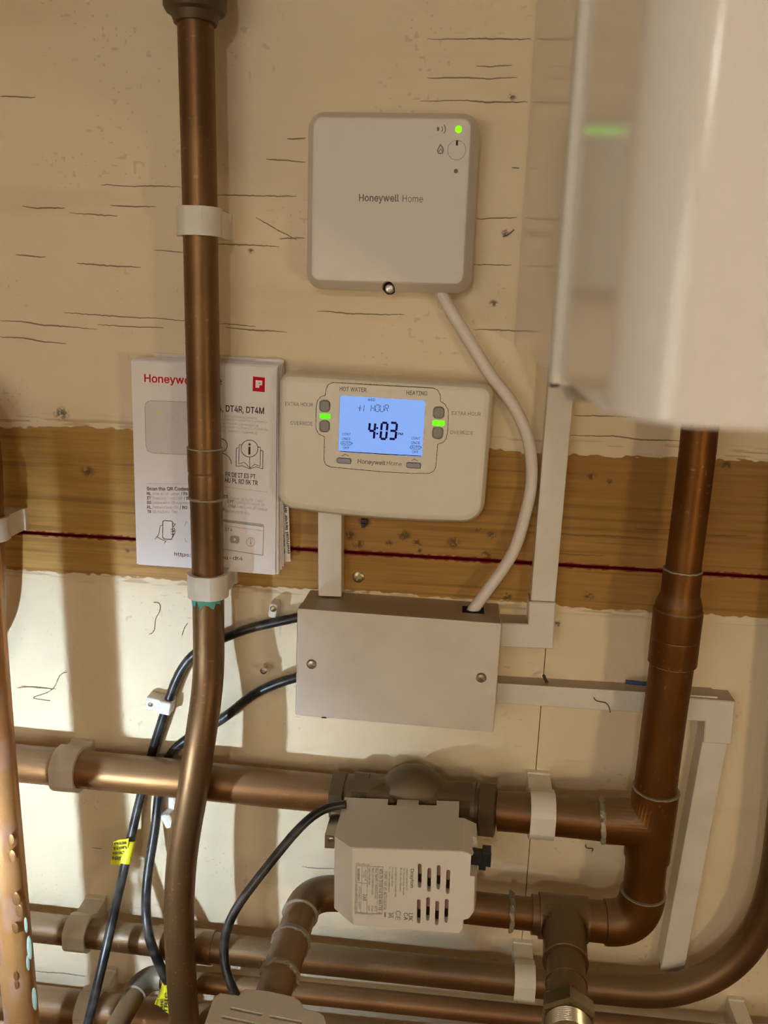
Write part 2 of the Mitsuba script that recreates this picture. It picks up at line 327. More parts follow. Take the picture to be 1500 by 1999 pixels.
struct('floor', bx(-1.12, 1.12, -1.92, .03, -.02, 0), 'm_floor', 'floor of the cupboard', smooth=False)
struct('ceiling', bx(-1.12, 1.12, -1.92, .03, 2.3, 2.32), 'm_floor', 'ceiling of the cupboard', smooth=False)

def lamp(name, L, label):
    m = trimesh.creation.icosphere(3, L['r']); m.apply_translation(L['pos'])
    solo(name, m, 'm_dark', label, 'lamp', smooth=True, emitter={'type': 'area', 'radiance': rgb(*L['rad'])})
lamp('bulb', LIGHT_WARM, 'warm bulb hanging in front of the wall below the boiler')
lamp('globe_lamp', LIGHT_ROOM, 'warm globe lamp behind the camera')
lamp('ceiling_lamp', LIGHT_CEIL, 'small white lamp hanging behind the camera')

tp = np.array(LIGHT_WORK['pos']); ta = LIGHT_WORK['aim'] - tp; ta /= np.linalg.norm(ta)
k = thing('torch', 'small torch propped left of the pipes, shining white light on the wall', 'torch')
put('lens', trimesh.Trimesh(*(lambda m: (m.vertices, m.faces))(trimesh.creation.cylinder(LIGHT_WORK['r'], .0004, sections=32)), process=False).apply_transform(trimesh.geometry.align_vectors((0, 0, 1), ta)).apply_translation(tp), 'm_dark', k, smooth=False, emitter={'type': 'area', 'radiance': rgb(*LIGHT_WORK['rad'])}, label='lit lens')
put('housing', lathe(tp - ta * .09, ta, [(0, .010), (.0, .012), (.06, .012), (.07, .014), (.1015, .0155), (.1015, .0138), (.0895, .0095), (.0885, .006), (.0885, .001)], 36), 'm_black', k)

# ------------------------------------------------------------------ boiler
XB = P(1005, 660)[0]; ZB = PX(1090, 745, XB)[2]
bo = thing('boiler', 'glossy white boiler casing filling the upper right, its side mirroring the receiver', 'boiler')
o_tr = -PX(1090, 745, XB)[1]; o_fr = .4185
put('side_frame', bx(XB, .55, -o_tr + .012, -.0015, ZB + .0015, 2.25), 'm_boiler_side', bo, smooth=False, label='glossy side panel against the wall')
# raised vertical lip between the two halves
lip = rrect(XB - .0022, XB + .02, o_tr - .013, o_tr - .004, .0015, 4)
def vert(ring, z0, z1):
    m = trimesh.creation.extrude_polygon(Polygon(ring), z1 - z0, engine='earcut'); v = np.array(m.vertices)
    m.vertices = np.stack([v[:, 0], -v[:, 1], z0 + v[:, 2]], 1); m.invert(); return m
put('trim_strip', vert(lip, ZB - .001, 2.25), 'm_boiler_trim', bo, label='raised light edge of the side panel')
# front cover with a generous vertical edge radius
prof = [(XB + .0006, o_tr - .004), (XB + .0002, o_tr + .03), (XB + .0000, o_fr - .015)] + [(XB + .013 - .013 * math.cos(a), o_fr - .015 + .015 * math.sin(a)) for a in np.linspace(.1, math.pi / 2, 14)] + [(.55, o_fr), (.55, o_tr - .004)]
ZF = P(1320, 835, o_fr)[2]
fc = vert(np.array(prof), ZF + .001, 2.25); put('front_cover', fc, 'm_boiler', bo, smooth=25)
edge = np.array([(x + .004, o - .002) for x, o in prof[1:-2]] + [(.54, o_fr - .004), (.54, o_tr + .01), (XB + .006, o_tr + .01)])
put('lower_rim', vert(edge, ZF, ZF + .003), 'm_boiler', bo, smooth=25)
br = loft([at(np.array([(XB - .0005, o_tr + .012), (XB + .018, o_tr + .012), (XB + .018, o_tr + .03), (XB - .0005, o_tr + .03)]), 0), at(np.array([(XB - .0005, o_tr + .012), (XB + .018, o_tr + .012), (XB + .018, o_tr + .016), (XB - .0005, o_tr + .016)]), .001)])
v = np.array(br.vertices); br.vertices = np.stack([v[:, 0], -v[:, 1], ZB - .003 + v[:, 2] * 3], 1); br.invert()
put('bracket', br, 'm_boiler', bo, smooth=False)
put('screw', lathe((XB + .001, -o_tr + .009, ZB - .0015), (-1, -.35, 0), [(0, .0010), (.0026, .0010), (.0030, .0006)], 12), 'm_dark', bo, label='dark screw at the foot of the lip')

# ------------------------------------------------------------------ wireless receiver box
fr = Frame(0, 0, 0); o = .030
x0, x1 = P(597, 385, o - .006)[0], P(926, 385, o)[0] + .0012; z1, z0 = P(765, 211, o)[2], P(757, 568, o - .004)[2]
rc = thing('wireless_receiver', 'square white wireless receiver box with a green light, screwed high on the wall', 'receiver')
ring = rrect(x0, x1, z0, z1, .0105, 9)
body = plate(ring, [(.0008, 0), (.0008, .007), (0, .0075), (0, .017), (.0004, .0195), (.0046, o - .0012), (.0056, o - .0003), (.0066, o)])
sc = P(757, 562, .028); notch = lathe((sc[0], -.012, sc[2]), (0, -1, 0), [(0, .0041), (.03, .0041)], 28)
dial = P(892, 293, o); led = P(895.5, 252, o); hole = P(890.5, 334, o)
dring = diff(lathe((dial[0], -o + .0004, dial[2]), (0, -1, 0), [(0, .0056), (.003, .0056)], 48), lathe((dial[0], -o + .003, dial[2]), (0, -1, 0), [(0, .0053), (.01, .0053)], 48))
slotb = bx(dial[0] - .0007, dial[0] + .0006, -o - .001, -o + .0016, dial[2] + .0024, dial[2] + .0055)
body_w = diff(W0.w(body), notch, dring, lathe((led[0], -o + .0008, led[2]), (0, -1, 0), [(0, .0020), (.01, .0020)], 20), lathe((hole[0], -o + .0006, hole[2]), (0, -1, 0), [(0, .0013), (.01, .0013)], 20), slotb)
put('case', body_w, 'm_receiver', rc, smooth=25)
put('dial_groove', lathe((dial[0], -o + .00035, dial[2]), (0, -1, 0), [(0, .00555), (.0002, .00555)], 48), 'm_dark', rc)
put('dial', lathe((dial[0], -o + .0005, dial[2]), (0, -1, 0), [(0, .0054), (.0005, .0054)], 48), 'm_receiver', rc, label='round button with a dark notch')
put('dial_notch', bx(dial[0] - .0007, dial[0] + .0006, -o - .0001, -o + .0004, dial[2] + .0026, dial[2] + .0054), 'm_ink', rc + '__dial')
put('indicator_light', lathe((led[0], -o + .0007, led[2]), (0, -1, 0), [(0, .0019), (.0006, .0019), (.0013, .0011), (.0015, .0003)], 20), 'm_dark', rc, emitter={'type': 'area', 'radiance': rgb(.35, 6.0, .0)}, label='lit green indicator')
put('reset_hole', lathe((hole[0], -o + .0005, hole[2]), (0, -1, 0), [(0, .0013), (.0002, .0013)], 18), 'm_ink_soft', rc)
put('screw_well', lathe((sc[0], -.0125, sc[2]), (0, -1, 0), [(0, .004), (.0004, .004)], 24), 'm_ink', rc)
scr = diff(lathe((sc[0] + .0003, -.0125, sc[2]), (0, -1, 0), [(0, .003), (.006, .003), (.0072, .0022), (.0075, .0005)], 24), bx(sc[0] - .0018, sc[0] + .0024, -.03, -.0175, sc[2] - .0004, sc[2] + .0004), bx(sc[0] - .0001, sc[0] + .0007, -.03, -.0175, sc[2] - .002, sc[2] + .002))
put('screw', scr, 'm_screw', rc, label='cross-head screw in the lower edge')
put('lettering', [text('Honeywell', (701, 392.5), (779, 393.5), o, .0040, True), text('Home', (786, 394), (826, 395), o, .0040)], 'm_ink_soft', rc, smooth=False)
put('lettering', W0.w(strip([(P(783, 394, o)[0], P(783, 394, o)[2]), (P(783, 383, o)[0], P(783, 383, o)[2])], .0002, o, o + .0001)), 'm_ink_grey', rc, smooth=False)
sig = [ppoly([(853.5, 248.5), (858, 248.5), (858, 255.5), (853.5, 255.5)], o), pline(circ((858, 252), 6.5, 12, -45, 45), .0005, o), pline(circ((858, 252), 12, 12, -42, 42), .0006, o)]
put('symbol', sig, 'm_ink_soft', rc, smooth=False, label='printed signal symbol')
fl = [pline([(860.5, 282.5), (864.5, 289), (866, 294), (864.5, 298.5), (860.5, 300), (856, 298.5), (854.5, 294), (856.5, 289)], .0007, o, closed=True), pline([(857, 296), (860.5, 290.5), (864, 296)], .0005, o)]
put('symbol', fl, 'm_ink_soft', rc, smooth=False, label='printed flame symbol')

# ------------------------------------------------------------------ heating programmer
o = .031; TH = .0195
cx = P(748, 875, o); pf = Frame(cx[0], cx[2], TH)
pg = thing('heating_programmer', 'cream two-channel heating programmer with a lit blue display showing 4:03', 'programmer')
L_, R_ = pf.px(540, 860, o)[0], pf.px(956, 880, o)[0]; T_ = pf.px(752, 738, o)[1]; B0 = pf.px(560, 995, o)[1]; B1 = pf.px(750, 1018, o)[1]
ring = rrect(L_, R_, B0, T_, [.012, .013, .0085, .0080], 9)
extra = []
for a, b in zip(ring, np.roll(ring, -1, 0)):
    extra.append(a)
    if np.linalg.norm(b - a) > .03 and abs(a[1] - B0) < 1e-6 and abs(b[1] - B0) < 1e-6:
        extra += [a + (b - a) * t for t in np.linspace(.06, .94, 14)]
ring = np.array(extra); t = np.clip((ring[:, 0] - L_) / (R_ - L_), 0, 1)
low = np.clip((B0 + .015 - ring[:, 1]) / .015, 0, 1); ring[:, 1] += (B1 - B0) * 4 * t * (1 - t) * low
body = plate(ring, [(.0010, .014), (0, .0145), (0, .022), (.0008, .0265), (.0028, .0297), (.005, o - .0002), (.0068, o)])
scr_px = [(664.3, 772.6), (830.3, 780.8), (825.3, 892.2), (659.7, 881.5)]
sq = [pf.px(u, v, o) for u, v in scr_px]
lc = np.mean(sq, 0); lw, lh = (np.linalg.norm(sq[1] - sq[0]) + np.linalg.norm(sq[2] - sq[3])) / 2, (np.linalg.norm(sq[3] - sq[0]) + np.linalg.norm(sq[2] - sq[1])) / 2
wr = rrect(lc[0] - lw / 2, lc[0] + lw / 2, lc[1] - lh / 2, lc[1] + lh / 2, .0014, 5)
win = prism(wr, o - .0006, o + .01)
btn = [((634.5, 792.5), .0033, .0037, .0024), ((634, 832), .0032, .0037, .0024), ((857, 805.5), .0034, .0037, .0024), ((855, 845), .0033, .0037, .0024)]
pill = [((672, 899.5), .0046, .0017, .0012), ((808, 908.5), .0046, .0017, .0012)]
lamps_ = [((635, 812.5), .0035, .0014, .001), ((856.5, 826), .0038, .0015, .001)]
cut = []
for (c, w, h, r) in btn + pill + lamps_:
    q = pf.px(*c, o); cut.append(prism(rrect(q[0] - w - .0003, q[0] + w + .0003, q[1] - h - .0003, q[1] + h + .0003, r, 5), o - .0014, o + .01))
put('case', pf.w(diff(body, win, *cut)), 'm_programmer', pg, smooth=25)
put('back_plate', pf.w(prism(rrect(L_ + .03, R_ - .012, B0 + .012, T_ - .006, .004), .0, .0142)), 'm_programmer', pg)
put('display', pf.w(prism(inset(wr, .0001), o - .0006, o - .0003)), 'm_dark', pg, smooth=False, emitter={'type': 'area', 'radiance': rgb(.235, .42, .90)}, label='lit pale blue display')
for (c, w, h, r) in btn:
    q = pf.px(*c, o); k = put('button', pf.w(plate(rrect(q[0] - w, q[0] + w, q[1] - h, q[1] + h, r, 6), bevel(o - .0012, o + .0016, .0009))), 'm_button', pg)
for (c, w, h, r) in pill:
    q = pf.px(*c, o); put('button', pf.w(plate(rrect(q[0] - w, q[0] + w, q[1] - h, q[1] + h, r, 6), bevel(o - .0012, o + .0016, .0008))), 'm_button_blue', pg, label='flat oblong button')
for (c, w, h, r), g in zip(lamps_, (1.0, 1.5)):
    q = pf.px(*c, o); put('indicator_light', pf.w(plate(rrect(q[0] - w, q[0] + w, q[1] - h, q[1] + h, r, 5), bevel(o - .0012, o + .0006, .0004))), 'm_dark', pg, emitter={'type': 'area', 'radiance': rgb(.14 * g, 1.5 * g, .01)}, label='lit green indicator')
Z2 = lambda x, y: (520 + x / 3.2609, 700 + y / 3.2609)
outl = [(425, 152), (1062, 187), (1090, 200), (1106, 225), (1110, 272), (1140, 292), (1158, 325), (1161, 355), (1155, 470), (1146, 510), (1128, 532), (1092, 546), (1080, 690), (1068, 715), (1040, 730), (950, 731), (760, 722), (600, 708), (410, 690),
        (380, 676), (367, 645), (371, 498), (335, 480), (318, 450), (316, 425), (319, 300), (328, 265), (348, 243), (376, 234), (381, 195), (395, 165)]
put('panel_outline', pline([Z2(*q) for q in outl], .00035, o, closed=True), 'm_ink', pg, smooth=False)
def z2t(s, xa, ya, xb, yb, cap, bold=False, oo=o): return text(s, Z2(xa, ya), Z2(xb, yb), oo, cap, bold)
put('lettering', [z2t('HOT WATER', 467, 205, 638, 213, .0027, True), z2t('HEATING', 892, 230, 1025, 236, .0027, True)], 'm_ink_soft', pg, smooth=False)
put('lettering', [z2t('EXTRA HOUR', 121, 299, 297, 306, .0024), z2t('OVERRIDE', 155, 420, 295, 427, .0024), z2t('EXTRA HOUR', 1181, 359, 1366, 365, .0024), z2t('OVERRIDE', 1172, 480, 1317, 486, .0024)], 'm_ink_soft', pg, smooth=False)
put('lettering', [z2t('Honeywell', 582, 666, 758, 678, .0028, True), z2t('Home', 767, 678, 862, 684, .0028)], 'm_ink_soft', pg, smooth=False)
for q_ in ((484, 619, 503, 609, 523, 620), (926, 650, 945, 640, 964, 651)): put('symbol', pline([Z2(*q_[:2]), Z2(*q_[2:4]), Z2(*q_[4:])], .0005, o), 'm_ink_soft', pg, smooth=False)
od = o - .0003
ink = [z2t('WED', 647, 269, 693, 271, .0016, False, od), z2t('PM', 838, 486, 870, 488, .0016, True, od)]
for dx, dy, rows in ((0, 0, (('CONT', 485, 537), ('ONCE', 484, 536), ('AUTO', 484, 537), ('OFF', 489, 528))), (440, 26, (('CONT', 485, 539), ('ONCE', 484, 538), ('AUTO', 484, 537), ('OFF', 489, 528)))):
    for i, (s, a, b) in enumerate(rows): ink.append(z2t(s, a + dx, 488 + i * 29 + dy, b + dx, 490 + i * 29 + dy, .0016, False, od))
    a = [Z2(x + dx, y + dy) for x, y in ((486, 527), (534, 529), (543, 534), (545, 541), (541, 548), (532, 552), (488, 551), (479, 546), (477, 538), (480, 531))]
    ink.append(pline(a, .00022, od, closed=True))
    for s in (0, 1): ink.append(ppoly([Z2(x + dx, y + dy) for x, y in (((473, 538), (479, 534), (479, 543)), ((551, 540), (545, 545), (545, 535)))[s]], od))
ink.append(pline([Z2(470, 590), Z2(720, 606), Z2(985, 620)], .0004, od))
put('display_text', ink, 'm_lcd_ink', pg + '__display', smooth=False)
SEG = {'a': ((0, 1), (1, 1)), 'b': ((1, 1), (1, .5)), 'c': ((1, .5), (1, 0)), 'd': ((0, 0), (1, 0)), 'e': ((0, .5), (0, 0)), 'f': ((0, 1), (0, .5)), 'g': ((0, .5), (1, .5)), 'h': ((0, 1), (.5, .5)), 'k': ((.5, .5), (1, 0)), 'm': ((.5, 1), (.5, .5)), 'n': ((.5, .5), (.5, 0))}
def seg_char(segs, x0, x1, yt, yb, w, slant=8, gap=.10):
    ms = []
    for s in segs:
        a, b = np.array(SEG[s][0], float), np.array(SEG[s][1], float); d = b - a
        a, b = a + d * gap, b - d * gap
        q = [Z2(x0 + p[0] * (x1 - x0) + (p[1] - .5) * slant, yb + (yt - yb) * p[1] + .06 * p[0] * (x1 - x0)) for p in (a, b)]
        ms.append(pline(q, w, od))
    return ms
dg = []
for segs, xa, xb in (('fgbc', 655, 690), ('abcdef', 732, 768), ('abgcd', 788, 828)): dg += seg_char(segs, xa, xb, 408, 510, .00145, 10, .07)
for y in (442, 478): dg.append(ppoly([Z2(702, y - 6), Z2(713, y - 5), Z2(712, y + 6), Z2(701, y + 5)], od))
put('display_digits', dg, 'm_lcd_ink', pg + '__display', smooth=False, label='dark blue digits 4:03')
hr = []
for segs, xa, xb in (('gmn', 585, 608), ('bc', 606, 622), ('fegbc', 668, 690), ('abcdef', 697, 719), ('bcdef', 727, 748), ('abgefk', 756, 777)): hr += seg_char(segs, xa, xb, 294, 336, .00032, 4, .1)
put('display_message', hr, 'm_lcd_ink', pg + '__display', smooth=False)

# ------------------------------------------------------------------ instruction leaflets behind the left pipe
def sheet(pxs, out, th, curl=0.0, n=9):
    """a page with thickness from four surveyed corners tl tr br bl, its free edges bowed a little forward."""
    tl, tr, br_, bl = [P(*q, out) for q in pxs]; s, t = np.meshgrid(np.linspace(0, 1, n), np.linspace(0, 1, n))
    g = (tl * ((1 - s) * (1 - t))[..., None] + tr * (s * (1 - t))[..., None] + br_ * (s * t)[..., None] + bl * ((1 - s) * t)[..., None])
    g[..., 1] -= curl * (s ** 4 + (1 - s) ** 6 * .6) * (.3 + t)
    v = np.vstack([g.reshape(-1, 3), (g + [0, th, 0]).reshape(-1, 3)]); f = []; N = n * n
    for i in range(n - 1):
        for j in range(n - 1):
            a, b, c, d = i * n + j, i * n + j + 1, (i + 1) * n + j + 1, (i + 1) * n + j
            f += [(a, d, c), (a, c, b), (N + a, N + c, N + d), (N + a, N + b, N + c)]
    rim = [*range(n), *[i * n + n - 1 for i in range(1, n)], *[(n - 1) * n + j for j in range(n - 2, -1, -1)], *[i * n for i in range(n - 2, 0, -1)]]
    for a, b in zip(rim, rim[1:] + rim[:1]): f += [(a, b, N + b), (a, N + b, N + a)]
    return trimesh.Trimesh(v, np.array(f), process=False)
o = .0170
lf = thing('instruction_leaflet', 'white folded instruction leaflet with red heading, tucked behind the left copper pipe', 'leaflet')
put('page', sheet([(256, 704), (541, 717), (537.5, 1122.5), (267, 1100.5)], o, .0004), 'm_paper', lf, smooth=20, label='printed front page')
for i, q in enumerate([[(258, 702), (543, 714), (544, 1121), (270, 1102)], [(259, 700), (545, 712), (546.5, 1118), (272, 1101)], [(261, 699), (548, 711), (550, 1112), (276, 1099)], [(263, 697), (551, 709), (554, 1106), (280, 1098)], [(262, 696), (549, 708), (548, 1108), (278, 1097)]]):
    put('page', sheet(q, o - .0018 * (i + 1), .0008), 'm_paper_edge' if i % 2 else 'm_paper', lf, smooth=20)
LFZ = lambda x, y: (240 + x / 3.997, 680 + y / 3.998)
def lt(s, xa, ya, xb, yb, cap, bold=False): return text(s, LFZ(xa, ya), LFZ(xb, yb), o, cap, bold, lift=.0001)
put('lettering', [lt('Honeywell', 168, 261, 572, 281, .0051, True)], 'm_ink_red', lf, smooth=False, label='red heading')
put('lettering', [lt('Home', 590, 283, 774, 284, .0051)], 'm_ink', lf, smooth=False)
put('badge', ppoly([LFZ(1016, 219), LFZ(1109, 228), LFZ(1107, 342), LFZ(1013, 333)], o, .0001), 'm_ink_red', lf, smooth=False, label='red square badge')
put('badge_mark', ppoly([LFZ(x, y) for x, y in ((1036, 248), (1089, 252), (1087, 290), (1066, 289), (1065, 309), (1035, 307))], o + .0001, .0001), 'm_ink_white', lf, smooth=False)
put('badge_mark', ppoly([LFZ(x, y) for x, y in ((1060, 268), (1074, 269), (1073, 275), (1060, 274))], o + .0002, .00005), 'm_ink_red', lf, smooth=False)
th = [LFZ(x, y) for x, y in ((215, 408), (560, 420), (560, 832), (235, 818), (195, 800), (180, 760), (172, 470), (180, 425))]
put('picture', ppoly(th, o, .00006), 'm_paper_grey', lf, smooth=False, label='printed picture of a grey thermostat')
put('picture', pline(th, .0004, o + .00006, .00005, True), 'm_ink_grey', lf, smooth=False)
put('lettering', [lt('20', 325, 575, 440, 583, .0062), lt('.5', 452, 584, 500, 586, .0050)], 'm_ink_pale', lf, smooth=False)
put('picture', ppoly([LFZ(*c) for c in circ((273, 511), 9, 12)], o + .00006, .00005), 'm_yellow', lf, smooth=False)
put('lettering', [lt('DT4, DT4R, DT4M', 676, 484, 1102, 512, .0042, True)], 'm_ink', lf, smooth=False)
small = []
for i, s in enumerate(['DT40WT21,DT40WT20,DT41WT32,', 'DT41MWT20,DT41SPWDT12,DT41SPWGT31,', 'T30,DTSK2BRFST22,DTSK2GRFST21,', 'DT20,YTA2BRFT22,YTA2GRFT21,YTA2WRFT20,', 'T12,YTA3M9FGT31,YTA3M9FWT30']):
    small.append(lt(s, 768, 532 + i * 29, (1050, 1130, 1060, 1130, 1045)[i], 556 + i * 29, .0013))
put('small_print', small, 'm_ink_grey', lf, smooth=False)
ic = [pline([LFZ(*c) for c in circ((763, 757), 52, 30)], .00045, o, .0001), pline([LFZ(*c) for c in circ((760, 905), 88, 20, 180, 360)], .00045, o, .0001),
      pline([LFZ(*c) for c in circ((989, 782), 66, 32)], .00045, o, .0001)]
ic += [pline([LFZ(*c) for c in q], .0004, o, .0001) for q in (((930, 752), (908, 752), (908, 775), (886, 778), (884, 920), (930, 917), (990, 940), (1040, 925), (1092, 940), (1094, 800), (1075, 797), (1073, 772), (1050, 770)), ((908, 775), (904, 902), (950, 890), (991, 935), (1030, 905), (1072, 920), (1074, 797)), ((990, 848), (991, 935)))]
ic += [ppoly([LFZ(980, 768), LFZ(996, 769), LFZ(996, 830), LFZ(980, 829)], o, .0001), ppoly([LFZ(*c) for c in circ((989, 750), 9, 14)], o, .0001)]
put('picture', ic, 'm_ink', lf, smooth=False, label='line drawing of a manual with an i')
put('lettering', [lt('EN NL FR DE IT ES PT', 697, 990, 1035, 1018, .0031, True), lt('BG HU PL RO SK TR', 741, 1040, 1052, 1068, .0031, True)], 'm_ink', lf, smooth=False)
put('rule', [pline([LFZ(186, 1055), LFZ(520, 1060), LFZ(800, 1082), LFZ(1130, 1122)], .0002, o, .0001)], 'm_ink_grey', lf, smooth=False)
put('lettering', [lt('Scan the QR Codes', 188, 1108, 512, 1110, .0024, True)], 'm_ink', lf, smooth=False)
bits, soft = [], []
for i, (b1, t1, b2) in enumerate((('NL', 'Scan de QR-codes', '/ FR'), ('IT', 'Scansiona i codici QR', '/ ES'), ('BG', 'Сканирайте QR кодовете', ''), ('PL', 'Zeskanuj kody QR', '/ RO'), ('TR', 'QR Kodlarini Tara', ''))):
    y = 1143 + i * 35.5; e = (442, 466, 526, 434, 428)[i]
    bits.append(lt(b1, 188 + i, y, 222, y + 1, .0021, True)); soft.append(lt(t1, 231, y + 1, e, y + 3, .0021))
    if b2: bits.append(lt(b2, (455, 478, 0, 444, 0)[i], y + 3, (508, 525, 0, 505, 0)[i], y + 4, .0021, True))
for i, (b1, xb0, xb1, t1, xt0, xt1, dy) in enumerate((('DE', 790, 820, 'Scannen Sie die QR-Codes', 832, 1092, 38), ('/ PT', 818, 864, 'Digitalize os códigos QR', 870, 1107, 34), ('/ HU', 822, 876, 'Olvassa be a QR-kódokat', 882, 1128, 36), ('SK', 775, 794, 'Naskenujte QR kódy', 800, 992, 30))):
    y = 1166 + i * 34; bits.append(lt(b1, xb0, y + (xb0 - 790) * .12, xb1, y + (xb1 - 790) * .14, .0021, True)); soft.append(lt(t1, xt0, y + 8, xt1, y + dy, .0020))
put('lettering', bits, 'm_ink', lf, smooth=False); put('small_print', soft, 'm_ink_grey', lf, smooth=False)
ph = [pline([LFZ(*c) for c in ((312, 1350), (325, 1344), (378, 1347), (389, 1357), (389, 1470), (378, 1492), (325, 1488), (310, 1475))], .0005, o, .0001, True)]
ph += [pline([LFZ(*c) for c in q], .0004, o, .0001) for q in (((308, 1380), (290, 1388), (282, 1450), (250, 1490)), ((262, 1470), (300, 1490), (335, 1505), (340, 1500)), ((335, 1505), (322, 1525)), ((390, 1365), (410, 1372), (392, 1395)), ((372, 1415), (402, 1404), (408, 1420), (378, 1432)), ((372, 1432), (408, 1428), (405, 1448), (380, 1452)), ((376, 1452), (400, 1452), (392, 1472), (384, 1468)))]
put('picture', ph, 'm_ink', lf, smooth=False, label='line drawing of a hand holding a phone')
bw = [(770, 1336), (1085, 1374), (1101, 1385), (1092, 1617), (1070, 1612), (770, 1565)]
put('picture', [pline([LFZ(*c) for c in bw], .0006, o, .0001, True), pline([LFZ(770, 1345), LFZ(1095, 1388)], .0014, o, .0001), pline([LFZ(770, 1380), LFZ(1092, 1424)], .0003, o, .0001)], 'm_ink_grey', lf, smooth=False, label='line drawing of a browser window')
pb = [(850, 1460), (896, 1464), (910, 1474), (908, 1514), (895, 1524), (848, 1518), (836, 1508), (837, 1470)]
put('picture', [ppoly([LFZ(*c) for c in pb], o, .0001)], 'm_ink_grey', lf, smooth=False)
put('picture', [ppoly([LFZ(866, 1478), LFZ(886, 1492), LFZ(865, 1505)], o + .0001, .00008)], 'm_ink_white', lf, smooth=False)
put('picture', [pline([LFZ(*c) for c in circ((998, 1512), 34, 26)], .0003, o, .0001), ppoly([LFZ(994, 1505), LFZ(1001, 1506), LFZ(1001, 1535), LFZ(994, 1534)], o, .0001), ppoly([LFZ(*c) for c in circ((998, 1493), 5, 10)], o, .0001)], 'm_ink_grey', lf, smooth=False)
put('lettering', [lt('DT4', 798, 1423, 853, 1429, .0023), lt('https://hwll.co/eu-dt4', 402, 1618, 936, 1655, .0027)], 'm_ink', lf, smooth=False)
put('corner_bracket', [pline([LFZ(*c) for c in q], .0003, o, .0001) for q in (((505, 1352), (490, 1358), (484, 1385)), ((484, 1480), (490, 1508), (505, 1514)))], 'm_ink_grey', lf, smooth=False)
l2 = thing('instruction_leaflet', 'second folded leaflet standing behind the first one, vertical lines of text on its edge', 'leaflet')
o2 = .0055
put('page', sheet([(500, 700), (554, 703), (567.5, 1097), (515, 1092)], o2, .0004), 'm_paper', l2, smooth=20)
put('page', sheet([(300, 692), (549, 701), (556, 1100), (310, 1085)], o2 - .0012, .0008), 'm_paper_edge', l2, smooth=20)
put('page', sheet([(300, 690), (551, 700), (561, 1097), (310, 1083)], o2 - .0026, .0008), 'm_paper', l2, smooth=20)
put('lettering', [text('of water from boiling, power', (557, 1080), (549, 940), o2, .0020, True, .0001), text('manual lever and motor', (566, 1080), (556, 940), o2, .0020, True, .0001)], 'm_ink', l2, smooth=False)

# ------------------------------------------------------------------ junction box
jb = thing('junction_box', 'white plastic junction box with two slotted screws, below the programmer', 'junction box')
o = .0415
q = [P(*c, o) for c in ((579.5, 1187.5), (980.5, 1217), (964, 1430), (577, 1398.5))]; c = np.mean(q, 0)
jf = Frame(c[0], c[2], .008); w = (np.linalg.norm(q[1] - q[0]) + np.linalg.norm(q[2] - q[3])) / 4; h = (np.linalg.norm(q[3] - q[0]) + np.linalg.norm(q[2] - q[1])) / 4
def jpx(u, v, oo=o): return jf.px(u, v, oo)
base = plate(rrect(-w + .0006, w - .0006, -h + .0006, h - .0006, .0015, 4), [(0, 0), (0, .0295)])
put('base', jf.w(base), 'm_box', jb)
lid = plate(rrect(-w, w, -h, h, .0015, 4), [(0, .0298), (0, o - .0012), (.0004, o - .0004), (.0013, o)])
sl = [jpx(608.5, 1296.5), jpx(940, 1323)]; wells = []
for s in sl: wells.append(jf.w(trimesh.creation.cylinder(.0036, .003, sections=28).apply_translation((s[0], s[1], o))))
put('lid', diff(jf.w(lid), *wells), 'm_box', jb)
for s, ang in zip(sl, (.05, .5)):
    hd = lathe((0, 0, o - .0015), (0, 0, 1), [(0, .0031), (.0014, .0031), (.0021, .0024), (.0024, .0008)], 26)
    b_ = trimesh.creation.box((.01, .0007, .0016)); b_.apply_transform(trimesh.transformations.rotation_matrix(-ang, (0, 0, 1))); b_.apply_translation((0, 0, o + .0008))
    hd = diff(hd, b_); hd.apply_translation((s[0], s[1], 0)); put('screw', jf.w(hd), 'm_screw', jb + '__lid', label='slotted screw')
g0 = jpx(918, 1177, .02); put('cable_slot', jf.w(bx(g0[0] - .005, g0[0] + .010, h - .0007, h - .0001, .012, .024)), 'm_dark', jb)
mk = jpx(633, 1402); put('chip', jf.w(extr(Polygon([(mk[0] - .002, -h + .0002), (mk[0] + .002, -h + .0002), (mk[0] + .001, -h + .0012), (mk[0] - .0012, -h + .0011)]), .0003).apply_translation((0, 0, o - .0001))), 'm_dark', jb, smooth=False)

# ------------------------------------------------------------------ trunking
def trunk_bar(a, b, wid, o0, o1, r=.0008):
    """a bar of mini trunking from world (x,z) a to b."""
    a, b = np.array(a), np.array(b); d = b - a; L = np.linalg.norm(d); f = Frame(a[0], a[1], -math.atan2(d[1], d[0]))
    return f.w(plate(rrect(0, L, -wid / 2, wid / 2, r, 3), [(0, o0), (0, o1 - r)] + bevel(o0, o1, r)[2:]))
def xz(u, v, out): p = P(u, v, out); return (p[0], p[2])
tk = thing('cable_trunking', 'short white trunking between programmer and junction box', 'trunking', )
put('channel', trunk_bar(xz(644.3, 1162, .015), xz(644, 990, .015), .0160, .0, .0135), 'm_trunk', tk)
put('cover', trunk_bar(xz(644.3, 1164.5, .015), xz(644, 990, .015), .0168, .0136, .0155), 'm_trunk', tk)
tv = thing('cable_trunking', 'tall white trunking dropping from the boiler to an angle beside the junction box', 'trunking')
put('channel', trunk_bar(xz(1059, 1185, .015), xz(1105, 640, .015), .0158, 0, .0130), 'm_trunk', tv)
put('cover', trunk_bar(xz(1060, 1176, .015), xz(1106, 640, .015), .0168, .0131, .0155), 'm_trunk', tv)
o = .0185
Lp = [xz(u, v, o) for u, v in ((960, 1262.5), (1080.5, 1267.5), (1085.5, 1177), (1033.5, 1174.5), (1031.5, 1218.5), (960, 1216))]
